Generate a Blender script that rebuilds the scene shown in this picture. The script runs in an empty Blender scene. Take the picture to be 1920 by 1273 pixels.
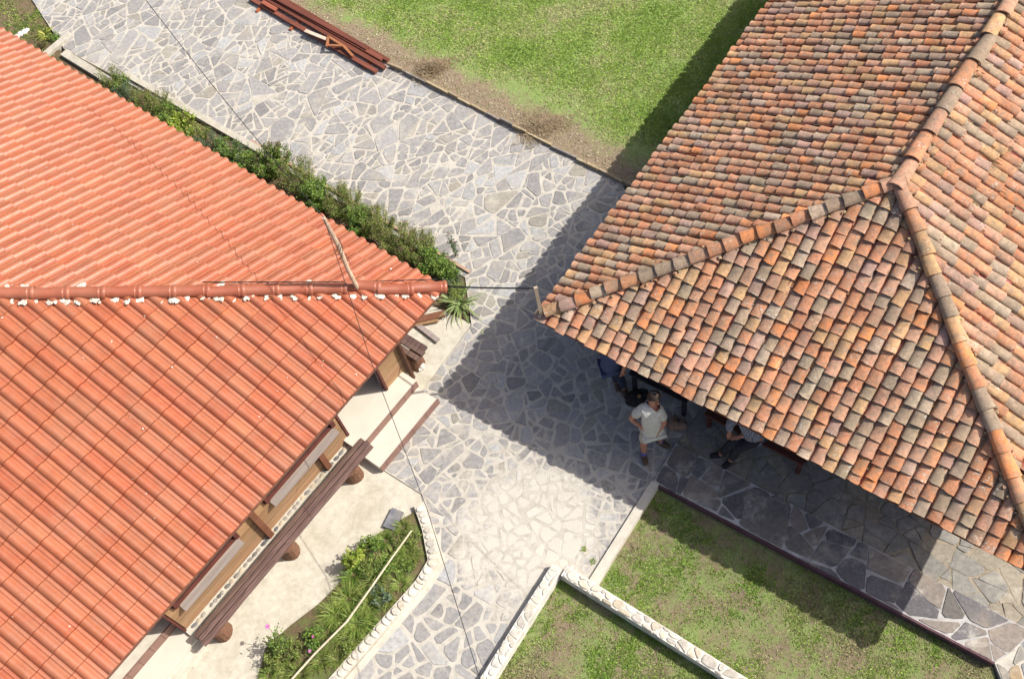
import bpy, math, random
import numpy as np
from mathutils import Vector, Matrix
random.seed(7); RNG = np.random.default_rng(7)
S = bpy.context.scene; COL = S.collection
# ------------------------------------------------------------------ camera, world, sun, exposure
H = 15.0; TILT = 0.54649; ROLL = -0.26581; FPX = 1990.63
FW = Vector((0, math.sin(TILT), -math.cos(TILT))); RT0 = Vector((1, 0, 0)); UP0 = RT0.cross(FW)
RT = math.cos(ROLL)*RT0 + math.sin(ROLL)*UP0; UP = -math.sin(ROLL)*RT0 + math.cos(ROLL)*UP0
cd = bpy.data.cameras.new('camera'); cam = bpy.data.objects.new('camera', cd); COL.objects.link(cam)
cam.matrix_world = Matrix(((RT.x, UP.x, -FW.x, 0), (RT.y, UP.y, -FW.y, 0), (RT.z, UP.z, -FW.z, H), (0, 0, 0, 1)))
cd.sensor_width = 36; cd.lens = 36*FPX/1920; cd.clip_end = 1000; S.camera = cam
SAZ, SEL = -0.124, 0.800
w = bpy.data.worlds.new('World'); S.world = w; w.use_nodes = True
sky = w.node_tree.nodes.new('ShaderNodeTexSky'); sky.sky_type = 'NISHITA'; sky.sun_disc = False
sky.air_density = .8; sky.dust_density = 3.5; sky.ozone_density = .4; sky.sun_elevation = SEL; sky.sun_rotation = math.pi/2 - SAZ
bg = w.node_tree.nodes['Background']; bg.inputs['Strength'].default_value = 0.13
w.node_tree.links.new(sky.outputs[0], bg.inputs[0])
sd = bpy.data.lights.new('sun', 'SUN'); sd.energy = 4.6; sd.angle = math.radians(0.5); sd.color = (1.0, 0.965, 0.90)
sun = bpy.data.objects.new('sun', sd); COL.objects.link(sun)
sdir = Vector((math.cos(SAZ)*math.cos(SEL), math.sin(SAZ)*math.cos(SEL), math.sin(SEL)))
sun.rotation_euler = sdir.to_track_quat('Z', 'Y').to_euler(); sun.location = sdir*40
S.view_settings.view_transform = 'Standard'; S.view_settings.look = 'None'
S.view_settings.gamma = 1; S.view_settings.exposure = 0.30; S.view_settings.use_curve_mapping = False

# ------------------------------------------------------------------ helpers
def G(px, py, z=0.0):
    d = FW*FPX + RT*(px-960) - UP*(py-636.5)
    return Vector((0, 0, H)) + d*((z-H)/d.z)
def tag(o, label=None, cat=None, group=None, kind=None):
    if label: o['label'] = label
    if cat: o['category'] = cat
    if group: o['group'] = group
    if kind: o['kind'] = kind
    return o
def empty(name, loc=(0, 0, 0), parent=None):
    o = bpy.data.objects.new(name, None); COL.objects.link(o); o.location = loc; WL[o.name] = Vector(loc); adopt(o, parent); o.empty_display_size = .1
    return o
WL = {}
def adopt(o, parent):
    if parent is not None:
        o.parent = parent; o.matrix_parent_inverse = Matrix.Translation(-WL.get(parent.name, Vector((0, 0, 0))))
def link(name, me, parent=None, loc=None, mat=None):
    o = bpy.data.objects.new(name, me); COL.objects.link(o)
    if loc is not None: o.location = loc; WL[o.name] = Vector(loc)
    adopt(o, parent)
    if mat is not None: me.materials.append(mat)
    return o
class MB:
    def __init__(s): s.v = []; s.f = []; s.t = []; s.cur = (.5, .5, .5)
    def add(s, vs, fs, tint=None):
        n = len(s.v); s.v += [tuple(v) for v in vs]; s.f += [tuple(i+n for i in f) for f in fs]; s.t += [tint or s.cur]*len(fs)
    def box(s, c, ax, ay, az, hx, hy, hz, tint=None, taper=1.0, jit=0.0):
        c = Vector(c); vs = []
        for k in (-1, 1):
            for (i, j) in ((-1, -1), (1, -1), (1, 1), (-1, 1)):
                q = taper if k > 0 else 1
                p = c + ax*hx*i*q + ay*hy*j*q + az*hz*k
                if jit: p += Vector((random.uniform(-jit, jit), random.uniform(-jit, jit), random.uniform(-jit, jit)))
                vs.append(p)
        s.add(vs, [(3, 2, 1, 0), (4, 5, 6, 7), (0, 1, 5, 4), (1, 2, 6, 5), (2, 3, 7, 6), (3, 0, 4, 7)], tint)
    def tube(s, pts, rad, n=8, tint=None, cap=True):
        pts = [Vector(p) for p in pts]; rings = []
        rad = rad if hasattr(rad, '__len__') else [rad]*len(pts)
        for i, p in enumerate(pts):
            d = (pts[min(i+1, len(pts)-1)] - pts[max(i-1, 0)]).normalized()
            a = d.orthogonal().normalized() if i == 0 else (rings[-1][1] - d*rings[-1][1].dot(d)).normalized()
            b = d.cross(a); rings.append((p, a, b))
        vs = []
        for (p, a, b), r in zip(rings, rad):
            vs += [p + a*math.cos(2*math.pi*k/n)*r + b*math.sin(2*math.pi*k/n)*r for k in range(n)]
        fs = [(i*n+k, i*n+(k+1) % n, (i+1)*n+(k+1) % n, (i+1)*n+k) for i in range(len(pts)-1) for k in range(n)]
        if cap: fs += [tuple(range(n-1, -1, -1)), tuple((len(pts)-1)*n+k for k in range(n))]
        s.add(vs, fs, tint)
    def slab(s, poly, z0, z1, tint=None):
        n = len(poly); vs = [(p[0], p[1], z0) for p in poly] + [(p[0], p[1], z1) for p in poly]
        s.add(vs, [tuple(range(n, 2*n))] + [(i, (i+1) % n, n+(i+1) % n, n+i) for i in range(n)], tint)
    def mesh(s, name, mat=None, smooth=False):
        me = bpy.data.meshes.new(name); me.from_pydata(s.v, [], s.f)
        at = me.attributes.new('tint', 'FLOAT_COLOR', 'FACE')
        at.data.foreach_set('color', np.array([(t[0], t[1], t[2], 1) for t in s.t], 'f').ravel())
        if smooth: me.polygons.foreach_set('use_smooth', [True]*len(s.f))
        if mat: me.materials.append(mat)
        me.update(); return me
    def build(s, name, mat, parent=None, smooth=False, loc=None):
        if loc is not None:
            L = Vector(loc); s.v = [tuple(Vector(v)-L) for v in s.v]
        o = link(name, s.mesh(name, mat, smooth), parent, loc)
        return o
def clip(poly, px, py, nx, ny):
    out = []; n = len(poly)
    for i in range(n):
        a, b = poly[i], poly[(i+1) % n]; da = (a[0]-px)*nx+(a[1]-py)*ny; db = (b[0]-px)*nx+(b[1]-py)*ny
        if da <= 0: out.append(a)
        if (da < 0 < db) or (db < 0 < da):
            k = da/(da-db); out.append((a[0]+(b[0]-a[0])*k, a[1]+(b[1]-a[1])*k))
    return out
def poly_ccw(p):
    a = sum(p[i][0]*p[(i+1) % len(p)][1]-p[(i+1) % len(p)][0]*p[i][1] for i in range(len(p)))
    return p if a > 0 else p[::-1]
def np_mesh(name, V, k, tint, mat, smooth=False):
    """V (n*k,3) separate k-gons; tint (n,3)"""
    n = len(V)//k; me = bpy.data.meshes.new(name)
    me.vertices.add(len(V)); me.vertices.foreach_set('co', V.astype('f').ravel())
    me.loops.add(len(V)); me.loops.foreach_set('vertex_index', np.arange(len(V), dtype='i'))
    me.polygons.add(n); me.polygons.foreach_set('loop_start', (np.arange(n)*k).astype('i'))
    at = me.attributes.new('tint', 'FLOAT_COLOR', 'FACE')
    at.data.foreach_set('color', np.c_[tint, np.ones(n)].astype('f').ravel())
    me.materials.append(mat); me.update(calc_edges=True); return me

# ------------------------------------------------------------------ materials
def nt(name):
    m = bpy.data.materials.new(name); m.use_nodes = True; t = m.node_tree; b = t.nodes['Principled BSDF']; return m, t, b
def N(t, typ, **kw):
    n = t.nodes.new(typ)
    for k, v in kw.items():
        if k in n.inputs: n.inputs[k].default_value = v
        else: setattr(n, k, v)
    return n
def pos(t):
    return t.nodes.new('ShaderNodeNewGeometry').outputs['Position']
def noise(t, scale, detail=4, rough=.55, vec=None, dist=0):
    n = N(t, 'ShaderNodeTexNoise', Scale=scale, Detail=detail, Roughness=rough, Distortion=dist)
    t.links.new(vec or pos(t), n.inputs['Vector']); return n.outputs['Fac']
def ramp(t, fac, stops):
    r = t.nodes.new('ShaderNodeValToRGB'); e = r.color_ramp.elements
    while len(e) < len(stops): e.new(0.5)
    for x, (p, c) in zip(e, stops):
        x.position = p; x.color = (*(c if hasattr(c, '__len__') else (c, c, c)), 1)
    t.links.new(fac, r.inputs[0]); return r.outputs[0]
def mix(t, fac, a, b, typ='MIX'):
    m = t.nodes.new('ShaderNodeMix'); m.data_type = 'RGBA'; m.blend_type = typ
    for s, v in ((m.inputs[0], fac), (m.inputs[6], a), (m.inputs[7], b)):
        if isinstance(v, (int, float)): s.default_value = v
        elif isinstance(v, tuple): s.default_value = (*v, 1) if len(v) == 3 else v
        else: t.links.new(v, s)
    return m.outputs[2]
def bump(t, b, h, strength, dist=.01):
    n = N(t, 'ShaderNodeBump', Strength=strength, Distance=dist); t.links.new(h, n.inputs['Height']); t.links.new(n.outputs[0], b.inputs['Normal'])
def tint(t, src='attr'):
    if src == 'attr': return N(t, 'ShaderNodeAttribute', attribute_name='tint').outputs['Color']
    return mix(t, 1.0, t.nodes.new('ShaderNodeObjectInfo').outputs['Color'], N(t, 'ShaderNodeAttribute', attribute_name='tint').outputs['Color'], 'MULTIPLY')
def plain(name, col, rough=.8, vary=.25, sc=12, bmp=.3, spec=.3):
    m, t, b = nt(name); f = noise(t, sc, 6)
    lo = tuple(c*(1-vary) for c in col); hi = tuple(min(1, c*(1+vary)) for c in col)
    c = ramp(t, f, [(.3, lo), (.7, hi)]); t.links.new(c, b.inputs['Base Color'])
    b.inputs['Roughness'].default_value = rough; b.inputs['Specular IOR Level'].default_value = spec
    if bmp: bump(t, b, noise(t, sc*6, 4), bmp, .004)
    return m
def m_clay(src):
    m, t, b = nt('weathered_clay_'+src); c = tint(t, src)
    f = noise(t, 26, 5, .65); c = mix(t, 1.0, c, ramp(t, f, [(.25, .66), (.5, 1.0), (.8, 1.28)]), 'MULTIPLY')
    g = noise(t, 9, 5, .6); c = mix(t, ramp(t, g, [(.45, 0), (.63, .58)]), c, (.205, .165, .12)); c = mix(t, 1.0, c, ramp(t, noise(t, 1.7, 5, .65), [(.3, .74), (.65, 1.14)]), 'MULTIPLY')     # grey weathering film
    o = noise(t, 7.3, 3, .5, dist=.4); c = mix(t, ramp(t, o, [(.60, 0), (.70, .32)]), c, (.52, .37, .27))
    l = noise(t, 38, 3, .5); l2 = noise(t, 3.1, 2)
    k = mix(t, 1.0, ramp(t, l, [(.56, 0), (.64, 1)]), ramp(t, l2, [(.54, 0), (.66, .75)]), 'MULTIPLY')
    c = mix(t, k, c, (.50, .49, .42))                                                              # lichen
    s = noise(t, 60, 2, .4); c = mix(t, ramp(t, s, [(.70, 0), (.74, .7)]), c, (.06, .035, .025))
    t.links.new(c, b.inputs['Base Color']); b.inputs['Roughness'].default_value = .88; b.inputs['Specular IOR Level'].default_value = .25
    bump(t, b, noise(t, 70, 6, .7), .55, .006); return m
def m_glazed(src):
    m, t, b = nt('glazed_orange_'+src); c = tint(t, src)
    f = noise(t, 5, 4, .6); c = mix(t, 1.0, c, ramp(t, f, [(.3, .88), (.7, 1.1)]), 'MULTIPLY')
    d = noise(t, 45, 3, .6); c = mix(t, ramp(t, d, [(.64, 0), (.76, .4)]), c, (.50, .30, .20))
    dd = noise(t, 2.2, 5, .7); c = mix(t, ramp(t, dd, [(.42, 0), (.70, .45)]), c, (.34, .165, .10))
    t.links.new(c, b.inputs['Base Color']); t.links.new(ramp(t, noise(t, 14, 4), [(.3, .36), (.7, .52)]), b.inputs['Roughness'])
    b.inputs['Specular IOR Level'].default_value = .5
    bump(t, b, noise(t, 30, 3), .08, .006); return m
def m_stone():
    m, t, b = nt('slate_slab'); c = tint(t)
    f = noise(t, 16, 7, .7); c = mix(t, 1.0, c, ramp(t, f, [(.25, .66), (.5, .98), (.78, 1.36)]), 'MULTIPLY')
    f2 = noise(t, 2.3, 4); c = mix(t, ramp(t, f2, [(.52, 0), (.74, .34)]), c, (.42, .34, .24))
    f3 = noise(t, 55, 4, .7); c = mix(t, ramp(t, f3, [(.60, 0), (.72, .42)]), c, (.52, .50, .46))
    # cement slurry left on the faces of the slabs of the low apron, a stain fixed to the ground
    p = pos(t); d = N(t, 'ShaderNodeVectorMath', operation='DISTANCE'); t.links.new(p, d.inputs[0]); cc = G(1000, 1000); d.inputs[1].default_value = (cc.x, cc.y, 0)
    mr = N(t, 'ShaderNodeMapRange'); t.links.new(d.outputs['Value'], mr.inputs[0]); mr.inputs[1].default_value = .1; mr.inputs[2].default_value = 1.5; mr.inputs[3].default_value = 1.0; mr.inputs[4].default_value = 0
    n = ramp(t, noise(t, 2.4, 9, .78), [(.28, 0), (.72, 1)]); ad = N(t, 'ShaderNodeMath', operation='ADD'); t.links.new(mr.outputs[0], ad.inputs[0]); t.links.new(n, ad.inputs[1])
    c = mix(t, ramp(t, ad.outputs[0], [(.60, 0.0), (1.15, .80)]), c, (.60, .555, .47))
    f4 = noise(t, 1.3, 5, .7); c = mix(t, ramp(t, f4, [(.55, 0), (.72, .5)]), c, (.60, .54, .43))
    t.links.new(c, b.inputs['Base Color']); b.inputs['Roughness'].default_value = .8; b.inputs['Specular IOR Level'].default_value = .3
    bump(t, b, noise(t, 40, 7, .7), .5, .006); return m
def m_mortar():
    m, t, b = nt('cream_mortar'); f = noise(t, 7, 7, .7); c = ramp(t, f, [(.3, (.36, .325, .27)), (.5, (.48, .44, .375)), (.75, (.58, .54, .47))])
    s = noise(t, 1.1, 4); c = mix(t, ramp(t, s, [(.55, 0), (.75, .35)]), c, (.34, .30, .24))
    t.links.new(c, b.inputs['Base Color']); b.inputs['Roughness'].default_value = .92; bump(t, b, noise(t, 60, 6, .7), .6, .006); return m
def m_concrete(name, col, dark=.75):
    m, t, b = nt(name); f = noise(t, 9, 8, .72); c = ramp(t, f, [(.28, tuple(x*dark for x in col)), (.55, col), (.8, tuple(min(.85, x*1.16) for x in col))])
    s = noise(t, 1.9, 9, .78, dist=.5); c = mix(t, ramp(t, s, [(.46, 0), (.68, .7)]), c, tuple(x*.62*y for x, y in zip(col, (1.0, .97, .84))))
    p = noise(t, 85, 3, .6); c = mix(t, ramp(t, p, [(.62, 0), (.70, .45)]), c, tuple(x*.55 for x in col))
    t.links.new(c, b.inputs['Base Color']); b.inputs['Roughness'].default_value = .9; bump(t, b, noise(t, 70, 6, .7), .45, .006); return m
def m_wood(name, a, bcol, axis, rough=.6, spec=.3, sc=4.0, sx=.25):
    m, t, b = nt(name); mp = t.nodes.new('ShaderNodeMapping'); tc = pos(t); t.links.new(tc, mp.inputs['Vector'])
    ang = math.atan2(axis.y, axis.x); 
    mp.vector_type = 'TEXTURE'; mp.inputs['Rotation'].default_value = (0, 0, ang); mp.inputs['Scale'].default_value = (1/sx, .16, .16)
    f = noise(t, sc, 8, .7, mp.outputs[0], .6); c = ramp(t, f, [(.28, a), (.5, tuple((x+y)/2 for x, y in zip(a, bcol))), (.72, bcol)])
    c = mix(t, 1.0, c, tint(t), 'MULTIPLY')
    t.links.new(c, b.inputs['Base Color']); b.inputs['Roughness'].default_value = rough; b.inputs['Specular IOR Level'].default_value = spec
    bump(t, b, f, .5, .01); return m
def m_soil(name, grass_cov=.5, base=(.15, .105, .065), green=(.045, .085, .016), dry=(.24, .19, .10), strip=None):
    m, t, b = nt(name); f = noise(t, 22, 8, .75); c = ramp(t, f, [(.3, tuple(x*.55 for x in base)), (.55, base), (.8, tuple(x*1.6 for x in base))])
    g = noise(t, 3.0, 9, .8); c = mix(t, ramp(t, g, [(grass_cov-.07, 1), (grass_cov+.10, 0)]), c, mix(t, noise(t, 40, 3), green, tuple(x*1.8 for x in green)))
    d = noise(t, 3.3, 5); c = mix(t, ramp(t, d, [(.52, 0), (.72, .5)]), c, dry)
    if strip:
        p0, nrm, wd = strip; sb = N(t, 'ShaderNodeVectorMath', operation='SUBTRACT'); t.links.new(pos(t), sb.inputs[0]); sb.inputs[1].default_value = tuple(p0)
        dt = N(t, 'ShaderNodeVectorMath', operation='DOT_PRODUCT'); t.links.new(sb.outputs[0], dt.inputs[0]); dt.inputs[1].default_value = tuple(nrm)
        nn = noise(t, 1.6, 8, .7); ma = N(t, 'ShaderNodeMath', operation='MULTIPLY_ADD'); t.links.new(nn, ma.inputs[0]); ma.inputs[1].default_value = -1.6; t.links.new(dt.outputs['Value'], ma.inputs[2])
        k = ramp(t, ma.outputs[0], [(0.0, 1), (wd, 0)]); k.node.color_ramp.elements[0].position = 0
        ad = N(t, 'ShaderNodeMath', operation='ADD'); t.links.new(ma.outputs[0], ad.inputs[0]); ad.inputs[1].default_value = .42; t.links.new(ad.outputs[0], k.node.inputs[0])
        c = mix(t, k, c, ramp(t, noise(t, 25, 8, .75), [(.3, (.20, .145, .095)), (.7, (.36, .28, .19))]))
    t.links.new(c, b.inputs['Base Color']); b.inputs['Roughness'].default_value = 1; b.inputs['Specular IOR Level'].default_value = .1
    bump(t, b, noise(t, 60, 7, .75), .8, .02); return m
def m_leaf(name='leaf', trans=.35):
    m, t, b = nt(name); c = tint(t); c = mix(t, 1.0, c, ramp(t, noise(t, 30, 2), [(.3, .75), (.7, 1.25)]), 'MULTIPLY')
    t.links.new(c, b.inputs['Base Color']); b.inputs['Roughness'].default_value = .5; b.inputs['Specular IOR Level'].default_value = .35
    tr = t.nodes.new('ShaderNodeBsdfTranslucent'); t.links.new(c, tr.inputs[0]); mx = N(t, 'ShaderNodeMixShader'); mx.inputs[0].default_value = trans
    t.links.new(b.outputs[0], mx.inputs[1]); t.links.new(tr.outputs[0], mx.inputs[2]); t.links.new(mx.outputs[0], t.nodes['Material Output'].inputs[0]); return m
def m_cloth(name, col, checks=None):
    m, t, b = nt(name); c = ramp(t, noise(t, 18, 4), [(.3, tuple(x*.85 for x in col)), (.7, tuple(x*1.1 for x in col))])
    if checks:
        for ax, sc in ((0, 95), (2, 70), (1, 95)):
            wv = N(t, 'ShaderNodeTexWave', bands_direction='XYZ'[ax], Scale=sc/6.28); t.links.new(pos(t), wv.inputs[0])
            c = mix(t, ramp(t, wv.outputs['Fac'], [(.62, 0), (.7, .55)]), c, checks)
    t.links.new(c, b.inputs['Base Color']); b.inputs['Roughness'].default_value = .9; b.inputs['Specular IOR Level'].default_value = .15
    bump(t, b, noise(t, 25, 5, .6), .6, .02); return m
CLAY = m_clay('attr'); CLAYO = m_clay('obj'); GLZ = m_glazed('attr'); GLZO = m_glazed('obj'); STONE = m_stone(); MORTAR = m_mortar()
LEAF = m_leaf(); GRASSM = m_leaf('grass_blade', .3)
YARDC = m_concrete('yard_concrete', (.56, .515, .42)); PALE = m_concrete('pale_concrete', (.58, .53, .44), .85); GREYC = m_concrete('grey_concrete', (.50, .46, .38))
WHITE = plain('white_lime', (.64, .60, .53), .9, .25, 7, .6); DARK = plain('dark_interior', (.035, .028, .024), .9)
CREAMTILE = plain('cream_floor_tile', (.60, .55, .46), .55, .06, 3, .05, .4); BROWNT = plain('brown_riser_tile', (.24, .14, .11), .6, .12, 6, .1)
TUBEM = plain('black_cable', (.025, .024, .028), .5); TWIG = plain('bark_stripped', (.55, .42, .30), .75, .35, 9, .6)
SKIN = plain('skin', (.42, .20, .13), .6, .1, 8, .1); HAIR = plain('dark_hair', (.035, .022, .016), .7, .3, 40); DKRED = plain('dark_red_paint', (.11, .032, .025), .6, .25, 8, .2)

# ------------------------------------------------------------------ frames of the two buildings
E = Vector((-0.8122, 9.1549, 1.90)); ha = Vector((-0.76857, -0.63976, 0)); hb = Vector((-0.63976, 0.76857, 0)); TP1 = math.tan(.42534)
A2 = Vector((0.4243, 8.2666, 1.827)); hu = Vector((0.67561, -0.73726, 0)); hv = Vector((0.73726, 0.67561, 0)); LF = 7.464; DD = 3.337; RH = 1.6404
Z = Vector((0, 0, 1))
def P1(s, t, z=0): p = E + ha*s + hb*t; return Vector((p.x, p.y, z))
def P2(s, t, z=0): p = A2 + hu*s + hv*t; return Vector((p.x, p.y, z))

# ------------------------------------------------------------------ ground and lawns
def ground_patch(name, poly, z, mat, label=None, parent=None):
    mb = MB(); poly = poly_ccw([(p[0], p[1]) for p in poly]); mb.slab(poly, z-.12, z); o = mb.build(name, mat, parent); tag(o, kind='structure', label=label); return o
SOIL = m_soil('soil_with_sparse_grass', .47, (.24, .185, .12), (.15, .19, .065), (.28, .23, .13)); PR0 = G(470, -8); PRD = (G(1182, 352)-PR0).normalized()
LAWNM = m_soil('lawn_soil', .60, (.26, .23, .11), (.165, .22, .070), (.33, .31, .15), strip=(PR0, (-PRD.y, PRD.x, 0), .40)); DIRT = m_soil('bare_dirt', .42, (.20, .145, .09))
gm = MB(); gm.add([(-150, -150, -.42), (150, -150, -.42), (150, 150, -.42), (-150, 150, -.42)], [(0, 1, 2, 3)]); tag(gm.build('ground', LAWNM), kind='structure')
def ext(p, q, d):                                                    # q pushed d metres on beyond q, away from p
    v = (q-p); v.normalize(); return q + v*d
pr0, pr1 = G(470, -8), G(1182, 352)                                   # right border of the stone path
pl0, pl1 = G(255, 168), G(868, 498)
far_nw = ext(pr1, pr0, 7)
far_se = ext(pr0, pr1, 4.0); up_ = Vector((-(pr1-pr0).y, (pr1-pr0).x, 0)).normalized()
LAWNP = [tuple(far_nw), tuple(far_se), tuple(far_se+up_*16), tuple(far_nw+up_*16)]
LAWNP = clip([p[:2] for p in LAWNP], pr1.x, pr1.y, -hv.x, -hv.y)
LAWNP = clip(LAWNP, P2(3, 0).x, P2(3, 0).y, hu.x, hu.y)
lawn = ground_patch('lawn', LAWNP, .03, LAWNM)
tag(lawn, 'wide green lawn between the stone path and the old clay roof')
back = ground_patch('back_yard', [G(58, -6, -.03), G(112, 92, -.03), G(60, 150, -.03), G(-120, 60, -.03), G(-150, -300, -.03), G(10, -100, -.03)], -.03, DIRT)

# ------------------------------------------------------------------ crazy paving
def area(p): return abs(sum(p[i][0]*p[(i+1) % len(p)][1]-p[(i+1) % len(p)][0]*p[i][1] for i in range(len(p))))/2 if len(p) > 2 else 0
def centroid(p): return (sum(q[0] for q in p)/len(p), sum(q[1] for q in p)/len(p))
def inset(poly, gap):
    poly = poly_ccw(poly); out = list(poly); n = len(poly)
    for i in range(n):
        a, b = poly[i], poly[(i+1) % n]; dx, dy = b[0]-a[0], b[1]-a[1]; l = math.hypot(dx, dy)
        if l < 1e-4: continue
        nx, ny = dy/l, -dx/l; g = gap*random.uniform(.55, 1.6)
        out = clip(out, a[0]-nx*g, a[1]-ny*g, nx + random.uniform(-.07, .07), ny + random.uniform(-.07, .07))
        if len(out) < 3: return []
    return out
def roughen(poly, cut=.22, jit=.006):
    out = []; n = len(poly)
    for i in range(n):
        p, a, b = poly[i-1], poly[i], poly[(i+1) % n]; c = min(cut, .5)*random.uniform(.3, 1.3)
        l1 = math.hypot(p[0]-a[0], p[1]-a[1]); l2 = math.hypot(b[0]-a[0], b[1]-a[1]); d = min(.06, c*min(l1, l2))
        for q, l in ((p, l1), (b, l2)):
            if l > 1e-5: out.append((a[0]+(q[0]-a[0])/l*d + random.uniform(-jit, jit), a[1]+(q[1]-a[1])/l*d + random.uniform(-jit, jit)))
        if l2 > .16: out.append(((a[0]+b[0])/2 + random.uniform(-jit, jit)*1.6, (a[1]+b[1])/2 + random.uniform(-jit, jit)*1.6))
    return out
def cells(region, coarse, target, aniso_dir=None, an=1.0, spread=.6, bsp=1.0):
    region = poly_ccw([(p[0], p[1]) for p in region]); xs = [p[0] for p in region]; ys = [p[1] for p in region]
    ax = aniso_dir or (1, 0)
    def tr(p): u = p[0]*ax[0]+p[1]*ax[1]; v = -p[0]*ax[1]+p[1]*ax[0]; return (u/an, v)
    def inv(p): u, v = p[0]*an, p[1]; return (u*ax[0]-v*ax[1], u*ax[1]+v*ax[0])
    R = [tr(p) for p in region]; x0, x1, y0, y1 = min(p[0] for p in R)-.5, max(p[0] for p in R)+.5, min(p[1] for p in R)-.5, max(p[1] for p in R)+.5
    pts = []
    for k in range(int((x1-x0)*(y1-y0)/(coarse*coarse)*14)):
        q = (random.uniform(x0, x1), random.uniform(y0, y1)); r = coarse*random.uniform(.65, 1.15)
        if all((q[0]-s[0])**2+(q[1]-s[1])**2 > r*r for s in pts): pts.append(q)
    out = []
    for i, p in enumerate(pts):
        c = list(R)
        near = sorted(pts, key=lambda s: (s[0]-p[0])**2+(s[1]-p[1])**2)[1:18]
        for s in near:
            mx, my = (p[0]+s[0])/2, (p[1]+s[1])/2; c = clip(c, mx, my, s[0]-p[0], s[1]-p[1])
            if len(c) < 3: break
        if len(c) < 3 or area(c) < .002: continue
        st = [c]
        while st:
            q = st.pop(); tgt = target*math.exp(random.gauss(0, spread))/an
            if area(q) < tgt or area(q) < .01 or random.random() > bsp and area(q) < target*3/an: out.append(q); continue
            cx, cy = centroid(q); rq = np.array([inv(v) for v in q]) - np.array(inv((cx, cy)))
            w_, ev = np.linalg.eigh(rq.T @ rq); d = ev[:, 1]
            d = np.array(tr((float(d[0]), float(d[1])))); d /= np.linalg.norm(d)
            an_ = math.atan2(d[1], d[0]) + random.gauss(0, .28); nx, ny = math.cos(an_), math.sin(an_)
            ox, oy = cx+random.gauss(0, .06), cy+random.gauss(0, .06)
            q1, q2 = clip(q, ox, oy, nx, ny), clip(q, ox, oy, -nx, -ny)
            if len(q1) < 3 or len(q2) < 3: out.append(q); continue
            st += [q1, q2]
    return [[inv(v) for v in q] for q in out]
def stone_tint(kind):
    r = random.random(); k = random.uniform(.86, 1.12)
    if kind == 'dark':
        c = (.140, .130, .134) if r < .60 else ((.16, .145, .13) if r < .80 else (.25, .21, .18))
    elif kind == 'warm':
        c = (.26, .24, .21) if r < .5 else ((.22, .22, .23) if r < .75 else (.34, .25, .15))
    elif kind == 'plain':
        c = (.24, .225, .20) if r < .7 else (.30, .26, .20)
    else:
        c = (.310, .295, .282) if r < .62 else ((.255, .244, .236) if r < .82 else ((.32, .295, .25) if r < .88 else (.37, .365, .355)))
    return tuple(x*k for x in c)
def pave(parent, polys, zt, kind, gap, per_thing=300, relief=.007, name='paving_stone'):
    made = []
    for q in polys:
        q2 = inset(q, gap)
        if len(q2) < 3 or area(q2) < .0022: continue
        q2 = roughen(q2); made.append(q2)
    camxy = G(960, 700)
    made.sort(key=lambda q: -area(q))
    vis = [q for q in made if inview(centroid(q))]; rest = [q for q in made if not inview(centroid(q))]
    ind, left = vis[:per_thing], vis[per_thing:] + rest
    def geo(mb, q, c0):
        n = len(q); cx, cy = centroid(q); tx, ty = random.gauss(0, .012), random.gauss(0, .012); h = zt + relief*random.uniform(.5, 1.4)
        top = [((x-cx)*.975+cx, (y-cy)*.975+cy) for x, y in q]
        vs = [(x-c0[0], y-c0[1], zt-.03) for x, y in q] + [(x-c0[0], y-c0[1], zt+.6*(h-zt)) for x, y in q] + [(x-c0[0], y-c0[1], h+(x-cx)*tx+(y-cy)*ty) for x, y in top]
        fs = [tuple(range(2*n, 3*n))] + [(i, (i+1) % n, n+(i+1) % n, n+i) for i in range(n)] + [(n+i, n+(i+1) % n, 2*n+(i+1) % n, 2*n+i) for i in range(n)]
        mb.add(vs, fs, stone_tint(kind))
    for q in ind:
        q = poly_ccw(q); c = centroid(q); mb = MB(); geo(mb, q, c); link(name, mb.mesh(name, STONE), parent, (c[0], c[1], 0))
    if left:
        mb = MB()
        for q in left: geo(mb, poly_ccw(q), (0, 0))
        tag(mb.build('small_paving_stones', STONE, parent), kind='stuff')
def pix(p):
    v = Vector(p) - Vector((0, 0, H)); d = v.dot(FW); return (960+FPX*v.dot(RT)/d, 636.5-FPX*v.dot(UP)/d)
def inview(c, z=0, m=8):
    x, y = pix((c[0], c[1], z)); return -m < x < 1920+m and -m < y < 1273+m
def paved(name, region, z, polys, kind, gap, mat=MORTAR, **kw):
    r = poly_ccw([(p[0], p[1]) for p in region]); mb = MB(); mb.slab(r, z-.2, z); o = mb.build(name, mat); tag(o, kind='structure')
    pave(o, polys, z, kind, gap, **kw); return o
dpr = (pr1-pr0).normalized(); perp = (-dpr.y, dpr.x)
dg = (G(560, 150)-G(480, 215)); dg.normalize()
R1 = [ext(pr1, pr0, 2.2), pr1, G(1168, 345), G(872, 520), G(480, 284), G(262, 168), G(120, 92), G(20, -60)]
c1 = cells(R1, .78, .066, (dg.x, dg.y), 1.5, .85)
path = paved('stone_path', R1, 0.0, c1, 'slate', .0165)
R2 = [G(872, 520), G(1168, 345), P2(0.6, 2.3), P2(2.45, 2.3), P2(2.45, -.70), G(908, 811), G(789, 925), G(690, 862), G(800, 722), G(884, 610)]
c2 = cells([R2[0], R2[1], R2[2], R2[3], R2[4], R2[5], R2[6], R2[7], R2[9]], .52, .062, (hu.x, hu.y), 1.0, .6)
court = paved('courtyard_paving', R2, -.004, c2, 'slate', .016)
R3 = [G(908, 811), G(1235, 905), G(1120, 1098), G(1056, 1086), G(1036, 1076), G(985, 1112), G(789, 925)]
c3 = cells(R3, .40, .040, None, 1, .45)
apron = paved('paved_apron', R3, -.008, c3, 'slate', .020, relief=.003)
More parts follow.
